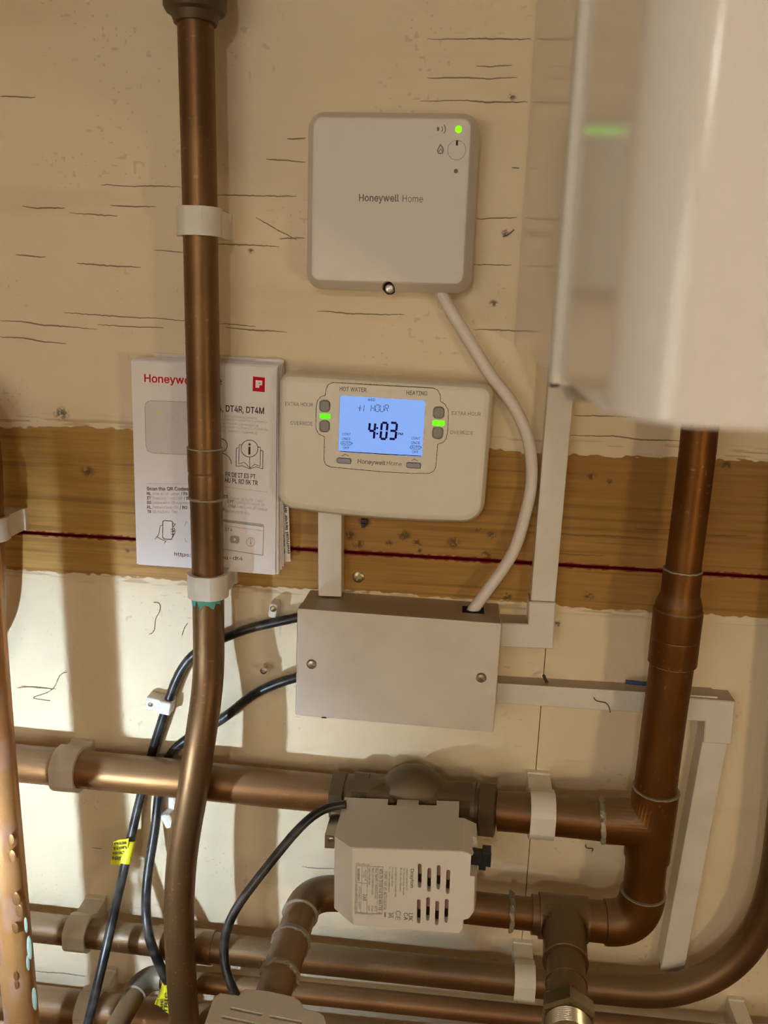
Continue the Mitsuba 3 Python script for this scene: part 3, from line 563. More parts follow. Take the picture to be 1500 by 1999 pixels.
put('angle', W0.w(plate(np.array(Lp), [(0, 0), (0, o - .0007), (.0007, o)])), 'm_trunk', tv, label='flat L-shaped angle piece')
th_ = thing('cable_trunking', 'long white trunking running right from the junction box, behind the riser and down', 'trunking')
put('channel', trunk_bar(xz(962, 1354, .015), xz(1400, 1380, .015), .0150, 0, .0132), 'm_trunk', th_)
put('cover', trunk_bar(xz(962, 1352.5, .015), xz(1400, 1380, .015), .0158, .0133, .0155), 'm_trunk', th_)
Lp = [xz(u, v, o) for u, v in ((1300, 1405.5), (1377, 1409), (1374.5, 1450.5), (1428.5, 1454), (1436.5, 1370), (1300, 1359))]
put('angle', W0.w(plate(np.array(Lp), [(0, 0), (0, o - .0007), (.0007, o)])), 'm_trunk', th_, label='flat L-shaped corner piece')
put('channel', trunk_bar(xz(1313, 1893, .016), xz(1396, 1448, .016), .0166, 0, .0142), 'm_trunk', th_)
put('cover', trunk_bar(xz(1312.5, 1898, .016), xz(1396.5, 1448, .016), .0172, .0143, .0165), 'm_trunk', th_)

# ------------------------------------------------------------------ pipe clips
def clip(u, v, out, r, length, horiz, label, grp='white plastic pipe clips', tilt=0.0, neck=.8):
    """a talon clip: foot on the wall, ring closed round the pipe; one piece with a hinged strap."""
    c = P(u, v, out); R = r + .0032
    body = unary_union([Point(0, out).buffer(R, 20), sbox(-R * neck, 0, R * neck, out), sbox(-R * neck - .0015, 0, R * neck + .0015, .004)])
    body = body.intersection(sbox(-1, 0, 1, out + R * .93)).difference(Point(0, out).buffer(r + .0001, 24))
    base = body.intersection(sbox(-1, 0, 1, out - .001)); strap = body.intersection(sbox(-1, out - .0008, 1, 1))
    k = thing('pipe_clip', label, 'pipe clip', grp)
    for nm, g, e in (('foot', base, 0.0), ('strap', strap, .0006)):
        m = extr(g, length + e); m.apply_translation((0, 0, -(length + e) / 2)); q = np.array(m.vertices)
        if horiz: w = np.stack([c[0] + q[:, 2] + tilt * q[:, 0], -q[:, 1], c[2] + q[:, 0] + tilt * -q[:, 2]], 1)
        else: w = np.stack([c[0] + q[:, 0], -q[:, 1], c[2] + q[:, 2]], 1)
        m.vertices = w
        if m.volume < 0: m.invert()
        put(nm, m, 'm_clip', k, smooth=25)
    return k

# ------------------------------------------------------------------ copper pipes
def path(pts, n=60): return spline([P(u, v, o) for u, v, o in pts], n)
def seg(pts, i0, i1, n=60): return path(pts, n)[int(i0 * n):int(i1 * n)]
def coupling(p, a, b, r, t=.0011, bead=0.0):
    ax = b - a; L = np.linalg.norm(ax)
    return lathe(a, ax, [(0, r), (0, r + t), (L * .46, r + t), (L * .48, r + t * .55), (L * .52, r + t * .55), (L * .54, r + t), (L, r + t), (L, r)], 40)

OL = .0315
left = [(379, -70, OL), (382, 50, OL), (391, 430, OL), (396, 700, OL), (402, 950, OL), (406.5, 1150, OL), (407.5, 1240, OL + .001), (406.5, 1320, .035), (399, 1390, .042), (388, 1465, .049), (375.5, 1550, .053), (363, 1620, .055), (352.5, 1710, .058), (350, 1800, .061), (354, 1900, .063), (360.5, 1999, .065), (366, 2080, .066)]
k = thing('copper_pipe', 'tall brown copper pipe running down over the leaflet and bending forward below the clip', 'copper pipe')
put('tube', tube(path(left, 150), .011, 28), 'm_copper', k, smooth=40)
put('coupling', coupling(None, P(399.5, 874, OL), P(403, 972, OL), .011, .0008), 'm_copper', k, label='soldered straight coupling')
put('solder_ring', ring_at(P(399.5, 874.5, OL), (0.02, 0, 1), .0112, .0012, .0009, rough=.0006), 'm_solder', k)
put('solder_ring', ring_at(P(403, 972, OL), (0.02, 0, 1), .0112, .0022, .0012, rough=.0013, seed=3), 'm_solder', k)
vd = lathe(P(407, 1164, OL) + [0, 0, -.0052], (0, 0, 1), [(0, .01105), (.0005, .0116), (.006, .0116), (.0062, .01105)], 40)
vv = np.array(vd.vertices); low_ = vv[:, 2] < vv[:, 2].min() + .002; vv[low_, 2] += .0022 * np.sin(vv[low_, 0] * 900) + .0016 * np.sin(vv[low_, 0] * 2300 + 1) + .0012; keep = (vv[vd.faces][:, :, 1].mean(1) < -OL - .0055); vd = trimesh.Trimesh(vv, vd.faces[keep], process=False)
put('verdigris', vd, 'm_verdigris', k, label='green stain under the clip')
top = P(381.5, 42, OL)
put('fitting', lathe(top + [0, 0, -.0015], (0, 0, 1), [(0, .0112), (0, .0128), (.005, .0146), (.0062, .0175), (.0085, .0188), (.020, .0192), (.0205, .0182), (.06, .0182), (.06, .011)], 40), 'm_brass', k, label='dark brass fitting at the top')
clip(389.5, 434, OL, .011, .0168, False, 'upper white clip on the tall left pipe, left of the receiver')
clip(406.5, 1140, OL, .011, .0163, False, 'white clip on the tall left pipe just under the leaflet')

near = [(-330, 735, .031), (-180, 742, .031), (-90, 765, .031), (-48, 812, .031), (-31, 880, .031), (-25, 1010, .031), (-21, 1100, .031), (-20, 1180, .031), (-26, 1240, .031), (-60, 1300, .031), (-120, 1330, .031), (-200, 1330, .031)]
solo('copper_pipe', tube(path(near, 90), .011, 28), 'm_copper_bright', 'copper pipe held by the clip at the left edge of the bare timber band', 'copper pipe', smooth=40)
clip(-22, 1030, .031, .011, .0163, False, 'white clip at the left edge of the bare timber band')
OF = .106
front = [(-330, 905, OF), (-200, 915, OF), (-110, 945, OF), (-56, 1010, OF), (-36, 1105, OF), (-28, 1200, OF), (-11.5, 1405, OF), (4, 1580, OF), (21, 1761, OF), (43.5, 1999, OF), (54, 2110, OF)]
k = thing('copper_pipe', 'scorched copper pipe slanting up the left edge, nearest the camera', 'copper pipe')
put('tube', tube(path(front, 110), .0115, 28), 'm_copper_marked', k, smooth=40)
for (u, v, s) in ((22, 1640, .0030), (24, 1672, .0034), (32, 1755, .0036), (38, 1778, .0034), (30, 1905, .0028), (31, 1922, .0026), (30, 1812, .0030)):
    m = trimesh.creation.icosphere(2, s); m.apply_scale((.8, .2, 1.5)); m.apply_translation(P(u, v, OF + .0103)); put('flux_blob', m, 'm_copper_bright', k, smooth=40)
for (u, v, s) in ((51, 1806, .004), (58, 1850, .006), (55, 1880, .004), (68, 1950, .006)):
    m = trimesh.creation.icosphere(2, s); m.apply_scale((.35, .25, 1.6)); m.apply_translation(P(u, v, OF + .0078)); put('verdigris', m, 'm_verdigris_pale', k, smooth=40)

# pipe A: left run into the motorised valve
OA = .0245
A = [(-160, 1469, OA), (93, 1495, OA), (343, 1519, OA), (592, 1544, OA), (650, 1549.5, OA)]
solo('copper_pipe', tube(path(A, 40), .014, 32), 'm_copper_bright', 'wide level copper pipe from the left edge into the motorised valve', 'copper pipe', smooth=40)
clip(137, 1500, OA, .014, .0180, True, 'big white clip on the left end of the valve pipe', neck=.62)

# the soldered run on the right: level pipe, tee, riser, elbow, return to the second valve, branch
OR = .047
k = thing('copper_pipework', 'soldered copper run on the right: riser under the boiler, tees, elbows and branches', 'copper pipework')
put('pipe', tube(path([tuple(np.array([973, 1582.1, .0345])), (1087, 1592, .040), (1175, 1601, .044)], 20), .014, 32), 'm_copper_orange', k, smooth=40)
rtop = P(1364.4, 860, OR); rdir = P(1386, 640, OR) - rtop; rtop = rtop + rdir * ((ZB + .001 - rtop[2]) / rdir[2])
riser_u = [(1362, 884, OR), (1338, 1080, OR), (1331, 1135, OR)]
put('pipe', tube(np.vstack([rtop[None], path(riser_u, 30)]), .011, 28), 'm_copper_orange', k, smooth=40, label='narrow upper riser')
a, b = P(1333.5, 1112, OR), P(1313, 1293, OR); ax = b - a; L = np.linalg.norm(ax)
put('reducer', lathe(a, ax, [(0, .011), (0, .0121), (L * .25, .0121), (L * .36, .0145), (L * .41, .0149), (L * .43, .0156), (L * .71, .0155), (L * .72, .0151), (L * .735, .0155), (L, .0155), (L, .014)], 40), 'm_copper_orange', k)
put('solder_ring', ring_at(a, ax, .0112, .0016, .001, rough=.0006), 'm_solder', k)
put('solder_ring', ring_at(b, ax, .0142, .0014, .001, rough=.0006), 'm_solder', k)
put('pipe', tube(path([(1314, 1285, OR), (1288, 1475, OR), (1279, 1550, OR)], 20), .014, 32), 'm_copper_orange', k, smooth=40, label='wide lower riser')
t0, t1 = P(1281, 1540, OR), P(1263, 1672, OR); tb = P(1177, 1601.5, .0445); tc = (t0 + t1) / 2; tc = t0 + (t1 - t0) * .5
ax = t1 - t0; L = np.linalg.norm(ax)
tee = union(lathe(t0, ax, [(0, .0155), (L, .0155)], 40), tube(np.array([tb, tc]), .0155, 40))
put('tee', tee, 'm_copper_orange', k)
put('solder_ring', ring_at(t0, ax, .0142, .0018, .0016, rough=.0008), 'm_solder', k)
put('solder_ring', ring_at(tb, tb - tc, .0142, .0040, .0018, rough=.0030, seed=2), 'm_solder', k)
put('pipe', tube(np.array([t1, P(1255, 1757, OR)]), .014, 32), 'm_copper_orange', k, smooth=40)
e0 = P(1256, 1740, OR); e1 = P(1182, 1800, OR)
cn = P(1249, 1806, OR)
el = np.array([e0 * (1 - t) ** 2 + cn * 2 * t * (1 - t) + e1 * t * t for t in np.linspace(0, 1, 24)])
put('elbow', tube(el, .0155, 36), 'm_copper_orange', k, smooth=30)
put('solder_ring', ring_at(e0, e0 - cn, .0143, .0014, .0014, rough=.0006), 'm_solder', k)
put('solder_ring', ring_at(e1, e1 - cn, .0143, .0012, .0012, rough=.0008), 'm_copper', k)
put('pipe', tube(np.array([e1, P(1130, 1794.5, OR)]), .014, 32), 'm_copper_orange', k, smooth=40)
b0, b1 = P(1147, 1796, OR), P(1052, 1786, OR); bc = P(1101, 1791, OR)
bd = np.array([-.075, -1, 0]) / np.hypot(.075, 1)
br0 = bc + bd * .044
tee2 = union(tube(np.array([b0, b1]), .0155, 36), tube(np.array([bc, br0]), .0148, 36), tube(np.array([b1, P(1038, 1784.5, OR)]), .0135, 36))
put('tee', tee2, 'm_copper', k)
put('solder_ring', ring_at(br0, bd, .0142, .0012, .0010, rough=.0003), 'm_copper', k)
put('pipe', tube(np.array([br0, br0 + bd * .05]), .0128, 32), 'm_copper', k, smooth=40, label='branch standing straight out of the wall')
put('solder_ring', ring_at(br0 + bd * .020, bd, .0128, .0012, .0007), 'm_copper', k)
m0 = P(1040, 1784.5, OR); m1 = P(650, 1743, OR)
put('pipe', tube(np.array([m0, m1]), .0112, 28), 'm_copper_orange', k, smooth=40)
put('solder_ring', ring_at(P(999, 1780, OR), m1 - m0, .0114, .0038, .0020, rough=.0028, seed=5), 'm_solder', k)
l0 = P(663, 1744.5, OR); lc_ = P(600, 1738, OR); l1 = lc_ + np.array([0, -.026, 0])
el = np.array([l0 * (1 - t) ** 2 + lc_ * 2 * t * (1 - t) + l1 * t * t for t in np.linspace(0, 1, 24)])
put('elbow', tube(el, .0124, 32), 'm_copper', k, smooth=30)
put('solder_ring', ring_at(l1, (0, -1, 0), .0116, .0020, .0014, rough=.0008, seed=8), 'm_solder', k)
l2_ = l1 + np.array([-.003, -.085, -.001])
put('pipe', tube(np.array([l1, l2_]), .0112, 28), 'm_copper_bright', k, smooth=40, label='reddish branch running forward to the lower valve')
put('coupling', tube(np.array([l1 + (l2_ - l1) * .30, l1 + (l2_ - l1) * .66]), .0120, 32), 'm_copper_bright', k, smooth=30)
put('solder_ring', ring_at(l1 + (l2_ - l1) * .30, l2_ - l1, .0118, .0040, .0017, rough=.0030, seed=4), 'm_solder', k)
put('solder_ring', ring_at(l1 + (l2_ - l1) * .66, l2_ - l1, .0118, .0034, .0015, rough=.0026, seed=6), 'm_solder', k)
clip(1057, 1589, .0385, .014, .0165, True, 'white clip on the valve pipe between valve and riser', neck=.62)

nt = thing('compression_fitting', 'brassy compression nut on the branch at the bottom edge', 'pipe fitting')
n0 = br0 + bd * .036
put('nut', lathe(n0, bd, [(0, .0128), (0, .0150), (.003, .0172), (.013, .0178), (.0155, .0165), (.0155, .013)], sides=6), 'm_chrome', nt, smooth=False)
thr = [(0, .0128)]
for i in range(9): thr += [(.001 + i * .0014, .0137), (.0017 + i * .0014, .0146)]
thr += [(.0140, .0137), (.016, .0137), (.016, .010)]
put('threaded_body', lathe(n0 + bd * .0150, bd, thr, 40), 'm_chrome', nt, smooth=20)

# pipe B: level 22 mm pipe that sweeps up at the right edge
OB = .0315
B = [(-160, 1780, OB), (62, 1809, OB), (196, 1824, OB), (294, 1836, OB), (384, 1846, OB), (455, 1854, OB), (640, 1874, OB), (793, 1890, OB), (947, 1906, OB), (1100, 1922, OB), (1200, 1931, OB), (1290, 1935, OB), (1360, 1919, OB), (1420, 1886, OB), (1467, 1836, OB), (1500, 1770, OB), (1519, 1690, OB), (1530, 1600, OB), (1545, 1450, OB), (1570, 1200, OB), (1600, 900, OB), (1615, 745, OB)]
k = thing('copper_pipe', 'level copper pipe across the bottom that sweeps up at the right edge', 'copper pipe')
put('tube', tube(path(B, 150), .011, 28), 'm_copper', k, smooth=40)
put('coupling', coupling(None, P(309, 1838, OB), P(417, 1850, OB), .011, .0014), 'm_copper_bright', k)
clip(157, 1820, OB, .011, .0170, True, 'white clip on the middle pipe at lower left', neck=.62)
clip(1023, 1914, OB, .011, .0148, True, 'white clip on the sweeping pipe at lower right', neck=.62)
# pipe C: thin pipe from the outward stub
OC = .034
k = thing('copper_pipe', 'thin copper pipe low on the wall with a stub turning towards the camera', 'copper pipe')
put('tube', tube(path([(300, 1907, OC), (387, 1917, OC), (640, 1943, OC), (793, 1959, OC), (947, 1975, OC), (1180, 1999, OC), (1400, 2022, OC), (2400, 2126, OC)], 40), .0078, 24), 'm_copper_bright', k, smooth=40)
c0 = P(318, 1909, OC); cc = P(281, 1905, OC); c1 = cc + np.array([0, -.020, 0])
el = np.array([c0 * (1 - t) ** 2 + cc * 2 * t * (1 - t) + c1 * t * t for t in np.linspace(0, 1, 20)])
put('elbow', tube(el, .0092, 28), 'm_solder', k, smooth=30)
put('solder_ring', ring_at(c1, (0, -1, 0), .0084, .0012, .0010, rough=.0003), 'm_solder', k)
put('stub', tube(np.array([c1, c1 + [-.004, -.075, -.002]]), .0078, 24), 'm_copper', k, smooth=40)
# pipe D: lowest
OD_ = .034
solo('copper_pipe', tube(path([(-160, 1934, OD_), (75, 1961, OD_), (322, 1988, OD_), (760, 2034, OD_), (1400, 2100, OD_), (2400, 2203, OD_)], 40), .014, 28), 'm_copper_bright', 'lowest wide copper pipe at the bottom left edge', 'copper pipe', smooth=40)
clip(179, 1972, OD_, .014, .0160, True, 'white clip on the lowest pipe at the bottom left, behind a dusty cable', neck=.62)
m = clip(1455, 2030, .03, .0078, .0120, True, 'pale clip cut by the bottom edge at the right', neck=.9)

# ------------------------------------------------------------------ motorised zone valves
zv = thing('zone_valve', 'motorised zone valve with a white actuator cover and printed label on the valve pipe', 'zone valve')
va, vb = P(650, 1549.5, OA), P(972, 1582, .0345); ax = vb - va; L = np.linalg.norm(ax); axn = ax / L
put('nut', lathe(va, ax, [(0, .0145), (.0008, .0185), (.0105, .0185), (.0115, .0165)], sides=6), 'm_brass', zv, smooth=False)
put('valve_body', union(lathe(va + axn * .010, ax, [(0, .0155), (.006, .0155), (.006, .0175), (L - .026, .0175), (L - .026, .0155), (L - .020, .0155)], 36), trimesh.creation.icosphere(3, .0225).apply_scale((1.15, .85, 1.0)).apply_translation((va + vb) / 2 + [0, .0015, .0055])), 'm_brass', zv, smooth=30)
put('collar', lathe(va + axn * .017, ax, [(0, .016), (.0006, .0192), (.011, .0192), (.0116, .016)], sides=6), 'm_brass', zv, smooth=False)
put('collar', lathe(vb - axn * .031, ax, [(0, .016), (.0006, .0196), (.012, .0196), (.0126, .016)], sides=6), 'm_brass', zv, smooth=False)
put('nut', lathe(vb - axn * .0135, ax, [(0, .0165), (.0008, .0205), (.0115, .0205), (.0125, .0150)], sides=6), 'm_brass', zv, smooth=False)
oM, oF, oB = .0935, .1035, .047
Mp = [(653, 1633), (652, 1774), (693, 1785), (898, 1801), (906, 1790), (906, 1776), (918, 1773), (930, 1760), (933, 1680), (931, 1655), (905, 1643), (690, 1635)]
Fp = [(687, 1656), (687, 1790), (690, 1807), (897, 1823), (905, 1812), (905, 1797), (916, 1794), (926, 1780), (928, 1690), (923, 1669), (903, 1662), (690, 1655)]
lp = lambda pp, oo: np.array([(P(u, v, oo)[0], P(u, v, oo)[2]) for u, v in pp])
M_, F_ = lp(Mp, oM), lp(Fp, oF)
if Polygon(M_).exterior.is_ccw is False: M_, F_ = M_[::-1], F_[::-1]
cov = loft([at(M_, oB), at(M_, oM - .001), at(M_ * .96 + F_ * .04, oM), at(M_ * .06 + F_ * .94, oF - .0007), at(inset(F_, .0004), oF)])
cov = W0.w(cov)
top_z = P(780, 1635, oM)[2]
cuts = []
def pcut(u0, u1, oo, o1, z0, z1): return bx(P(u0, 1545, oo)[0], P(u1, 1545, oo)[0], -o1, -oo + .02, z0, z1)
cuts += [pcut(759, 777, oB, oB + .0075, top_z - .02, top_z + .02), pcut(819, 854, oB, oB + .006, top_z - .02, top_z + .02)]
cuts.append(bx(P(897, 1575, .06)[0], P(960, 1575, .06)[0], -.067, -.03, top_z - .08, top_z + .03))
Z5 = lambda x, y: (600 + x / 3.75, 1450 + y / 3.75)
SL = [((825, 897), (823, 1050)), ((895, 928), (891, 1080)), ((964, 908), (960, 1063)), ((1034, 942), (1028, 1095)), ((818, 1158), (816, 1311)), ((886, 1142), (882, 1292)), ((953, 1170), (948, 1323)), ((1022, 1155), (1017, 1306))]
ins = []
for a, b in SL:
    a, b = P(*Z5(*a), oF), P(*Z5(*b), oF); pol = strip([(a[0], a[2]), (b[0], b[2])], .0023, oF - .006, oF + .002); cuts.append(W0.w(pol))
    from shapely.geometry import LineString
    g = LineString([(a[0], a[2]), (b[0], b[2])]).buffer(.0012, quad_segs=4); mm = extr(g, .012); mm.apply_translation((0, 0, oF - .006)); cuts[-1] = W0.w(mm)
    mm = extr(g, .0004); mm.apply_translation((0, 0, oF - .00598)); ins.append((W0.w(mm), 'm_dark'))
    mm = extr(LineString([(a[0], a[2]), tuple(np.array([a[0], a[2]]) * .42 + np.array([b[0], b[2]]) * .58)]).buffer(.0010, quad_segs=4), .0006); mm.apply_translation((0, 0, oF - .0056)); ins.append((W0.w(mm), 'm_slot_pink'))
rs = [P(u, v, oF) for u, v in ((921, 1640), (932, 1640), (932, 1700), (921, 1696))]
cuts.append(bx(P(921, 1650, .098)[0], P(960, 1650, .098)[0], -.12, -.083, P(925, 1700, .098)[2], P(925, 1660, .098)[2]))
cov = diff(cov, *cuts)
put('actuator_cover', cov, 'm_cover', zv, smooth=22, label='off-white plastic actuator cover with eight slots')
for mm, mat in ins: put('slot_insert', diff(mm) if False else mm, mat, zv, smooth=False)
lv = P(945, 1672, .088)
put('lever', [bx(lv[0] - .010, lv[0] + .002, -lv[1] * -1 - .004, -lv[1] * -1 + .004, lv[2] - .0045, lv[2] + .003), bx(lv[0] - .001, lv[0] + .0045, lv[1] - .005, lv[1] + .005, lv[2] - .004, lv[2] + .0052), bx(lv[0] - .003, lv[0] + .0015, lv[1] - .004, lv[1] + .004, lv[2] - .0075, lv[2] - .004)], 'm_black', zv, smooth=False, label='small black manual lever')
bk = P(650, 1625, .075)
put('bracket', bx(bk[0] - .0035, bk[0] + .003, bk[1] - .012, bk[1] + .014, bk[2] - .004, bk[2] + .006), 'm_chrome', zv, smooth=False, label='steel bracket behind the cover')
put('screw', lathe(P(645, 1636, .086), (-1, -.2, -.2), [(-.002, .0026), (.0005, .0026), (.0016, .0016), (.0018, .0004)], 16), 'm_chrome', zv)
def v5(s, xa, ya, xb, yb, cap, bold=False): return text(s, Z5(xa, ya), Z5(xb, yb), oF, cap, bold)
put('lettering', [v5('Drayton', 757, 922, 757, 1060, .0022, True)], 'm_ink_soft', zv, smooth=False)
for q_ in (('UK', 742, 1247, 742, 1303, .0028, True), ('CA', 708, 1243, 708, 1299, .0026, True), ('CE', 650, 1228, 646, 1296, .0032)): put('lettering', v5(*q_), 'm_ink_soft', zv, smooth=False)
put('small_print', [v5('Drayton Controls UK Ltd', 727, 920, 723, 1078, .0011), v5('401 Boulevard Drive, Plymouth', 704, 918, 700, 1112, .0011), v5('PL6 5DT, United Kingdom', 681, 916, 677, 1088, .0011), v5('Schneider Electric Industries SAS', 645, 912, 641, 1128, .0011), v5('35 rue Joseph Monier', 621, 910, 617, 1054, .0011), v5('FR - 92500 Rueil Malmaison', 598, 908, 594, 1092, .0011)], 'm_ink_soft', zv, smooth=False)
put('lettering', [v5('ZONE VALVE ACTUATOR', 566, 936, 556, 1220, .0021)], 'm_ink_soft', zv, smooth=False)
put('lettering', [v5('VOLTS  230  Hz  50  WATTS  6', 530, 922, 522, 1250, .0019, True)], 'm_ink_soft', zv, smooth=False)
put('small_print', [v5('MAX. AMBIENT TEMPERATURE', 499, 918, 494, 1142, .0013), v5('MAX. SYSTEM PRESSURE', 475, 918, 471, 1112, .0013), v5('SWITCH RATING', 450, 916, 447, 1040, .0013), v5('60°C', 494, 1192, 493, 1232, .0013), v5('10 bar', 470, 1190, 469, 1234, .0013), v5('3(1)A', 446, 1190, 445, 1230, .0013), v5('ACTUATOR', 424, 930, 422, 1008, .0010), v5('CODE', 408, 942, 407, 986, .0010), v5('DISCONNECT SUPPLY', 378, 1052, 375, 1215, .0011), v5('BEFORE REMOVING COVER', 358, 1035, 355, 1232, .0011), v5('67212439 iss F', 357, 890, 470, 896, .0011), v5('MADE IN ENGLAND', 350, 1253, 484, 1261, .0010)], 'm_ink_soft', zv, smooth=False)
put('lettering', [v5('WARNING', 368, 918, 366, 1012, .0016, True), v5('ZA5', 409, 1106, 407, 1156, .0022, True)], 'm_ink_soft', zv, smooth=False)
gl = [[(360, 897), (556, 909), (548, 1254), (349, 1240)]]
lines = [pline([Z5(*q) for q in gl[0]], .0003, oF, closed=True)] + [pline([Z5(*a), Z5(*b)], .00025, oF) for a, b in (((402, 900), (392, 1243)), ((443, 903), (436, 1246)), ((520, 907), (512, 1251)), ((356, 1022), (440, 1030)), ((525, 1008), (552, 1009)), ((523, 1052), (551, 1053)), ((522, 1096), (550, 1097)), ((521, 1135), (549, 1136)), ((519, 1220), (548, 1221)))]
lines += [pline([Z5(592, 1243), Z5(634, 1280)], .0003, oF), pline([Z5(592, 1282), Z5(634, 1243)], .0003, oF), pline([Z5(600, 1246), Z5(630, 1252), Z5(630, 1272), Z5(600, 1280)], .00025, oF, closed=True), pline([Z5(570, 1240), Z5(570, 1276)], .0010, oF)]
put('label_lines', lines, 'm_ink_soft', zv, smooth=False)

# lower valve: only the top of its cover rises into view
z2 = thing('zone_valve', 'second zone valve at the bottom edge, slotted pale cover facing up', 'zone valve')
zt = l2_[2] + .017
zt = l2_[2] + .0165
op = [(414, 1952), (420, 1942), (430, 1936), (466, 1941), (471, 1934), (482, 1927.5), (525, 1932.5), (575, 1943.5), (588, 1953), (595, 1966), (620, 1972), (632, 1979), (636.5, 1990), (636, 2030), (640, 2120), (370, 2080)]
pl = np.array([(PZ(u, v, zt)[0], -PZ(u, v, zt)[1]) for u, v in op]); pl = pl if Polygon(pl).exterior.is_ccw else pl[::-1]
def horiz(m, z):   # local (x, out, h) -> world, h downwards from z
    m = m.copy(); v = np.array(m.vertices); m.vertices = np.stack([v[:, 0], -v[:, 1], z - v[:, 2]], 1); return m
cv = loft([at(inset(pl, .0016), 0), at(inset(pl, .0005), .0005), at(pl, .0017), at(pl, .030)])
sl2 = []
for a, b in (((452.6, 1968.6), (509, 1980.6)), ((435.6, 1985.6), (495.6, 1998)), ((528.5, 1984.5), (587.5, 1996)), ((424, 2003), (482, 2016)), ((520, 2002), (580, 2014))):
    a, b = PZ(*a, zt), PZ(*b, zt); g = LineString([(a[0], -a[1]), (b[0], -b[1])]).buffer(.0011, quad_segs=4); mm = extr(g, .010); mm.apply_translation((0, 0, -.004)); sl2.append(mm)
cv = trimesh.boolean.difference([cv if cv.volume > 0 else trimesh.Trimesh(cv.vertices, cv.faces[:, ::-1], process=False), *sl2], engine='manifold')
cvw = horiz(cv, zt)
if cvw.volume < 0: cvw.invert()
put('actuator_cover', cvw, 'm_cover', z2, smooth=22, label='pale plastic cover with slots')
put('valve_body', lathe(l2_ + [0, -.012, -.004], (0, -1, 0), [(0, .0125), (.002, .0165), (.05, .0165), (.052, .012)], 32), 'm_brass', z2)
print('lower cover out', -PZ(525, 1932, zt)[1], l2_)

# ------------------------------------------------------------------ cables
def cable(name, pts, r, mat, label, n=110):
    return solo(name, tube(path(pts, n), r, 18), mat, label, 'cable', smooth=True)
c1 = [(600, 1201, .012), (578, 1206, .012), (525, 1217.5, .010), (480, 1229, .009), (439, 1244.5, .008), (400, 1263, .007), (372, 1284, .007), (349.5, 1316.5, .007), (333, 1357, .007), (316, 1409, .0065), (302, 1453, .006), (289, 1500, .0055), (272, 1566, .0085), (257.5, 1628, .016), (244, 1690, .026), (223, 1782, .050), (198, 1891, .074), (174, 1990, .088), (160, 2050, .094)]
cable('black_cable', c1, .0035, 'm_cable_black', 'dusty black cable with a yellow tag, the upper one leaving the junction box')
c2 = [(600, 1318, .016), (577, 1323, .016), (525, 1341, .014), (491, 1359, .012), (457, 1386, .010), (425, 1409, .008), (393, 1427, .007), (361, 1446, .007), (341, 1463, .006), (327, 1485, .0055), (317, 1515, .0052), (309.6, 1557, .0065), (302, 1622, .014), (291, 1690, .024), (285.5, 1750, .036), (286, 1790, .046), (292, 1831, .052), (305, 1868, .0515), (322, 1906, .0492), (340, 1945, .0465), (352, 2000, .0455)]
cable('black_cable', c2, .0036, 'm_cable_black', 'lower black cable leaving the junction box and dropping beside the bent pipe')
c3 = [(676, 1571, .058), (658, 1572.5, .060), (627, 1583, .066), (596, 1606, .074), (550, 1657, .086), (493, 1729, .100), (455, 1786, .108), (438, 1843, .114), (441, 1890, .120), (457, 1935, .128), (478, 1975, .140)]
cable('black_cable', c3, .0031, 'm_cable_black', 'glossy black cable looping from the actuator cover down to the lower valve')
cw = [(858, 556, .014), (866, 578, .014), (884, 612, .014), (906, 648, .015), (937, 698, .016), (965, 741, .016), (994, 778, .016), (1014, 812, .015), (1030, 852, .013), (1038, 904, .010), (1037, 952, .009), (1026, 1003, .010), (1000, 1082, .013), (966, 1133, .016), (931, 1181, .018), (920, 1196, .018)]
cable('white_cable', cw, .0041, 'm_cable_white', 'thick white cable curving from the receiver down to the junction box')

def flag(cable_pts, vc, dv, rc_, pxs, oo, label, rows):
    k = thing('warning_tag', label, 'tag')
    pth = path(cable_pts, 400); i0 = np.argmin(np.abs(np.array([np.linalg.norm(p - P(*vc)) for p in pth])))
    put('wrap', tube(pth[i0 - dv:i0 + dv], rc_, 18), 'm_yellow', k, smooth=30)
    q = [P(u, v, o_) for u, v, o_ in pxs]; s, t = np.meshgrid(np.linspace(0, 1, 6), np.linspace(0, 1, 4)); g = q[0] * ((1 - s) * (1 - t))[..., None] + q[1] * (s * (1 - t))[..., None] + q[2] * (s * t)[..., None] + q[3] * ((1 - s) * t)[..., None]
    g[..., 1] += .0006 * np.sin(s * 5)
    v = np.vstack([g.reshape(-1, 3), (g + [0, .0003, 0]).reshape(-1, 3)]); f = []; n, N = 6, 24
    for i in range(3):
        for j in range(5):
            a, b, c, d = i * n + j, i * n + j + 1, (i + 1) * n + j + 1, (i + 1) * n + j; f += [(a, d, c), (a, c, b), (N + a, N + c, N + d), (N + a, N + b, N + c)]
    rim = [*range(n), *[i * n + n - 1 for i in range(1, 4)], *[3 * n + j for j in range(n - 2, -1, -1)], *[i * n for i in range(2, 0, -1)]]
    for a, b in zip(rim, rim[1:] + rim[:1]): f += [(a, b, N + b), (a, N + b, N + a)]
    put('flag', trimesh.Trimesh(v, np.array(f), process=False), 'm_yellow', k, smooth=False)
    put('lettering', rows, 'm_ink', k, smooth=False)
o = .0235
flag(c1, (250, 1665, .022), 9, .0044, [(222, 1643, o), (252, 1636, o), (246, 1690, o), (215, 1688, o)], o, 'yellow warning tag on the dusty black cable',
     [text('WARN', (257, 1673), (219, 1672), o + .0011, .0030, True, .0001), text('CON', (243, 1662), (220, 1664), o + .0011, .0020, True, .0001), text('USTI', (246, 1652), (221, 1654), o + .0011, .0020, True, .0001), text('RTH', (246, 1643), (223, 1645), o + .0011, .0020, True, .0001)])
o = .0520
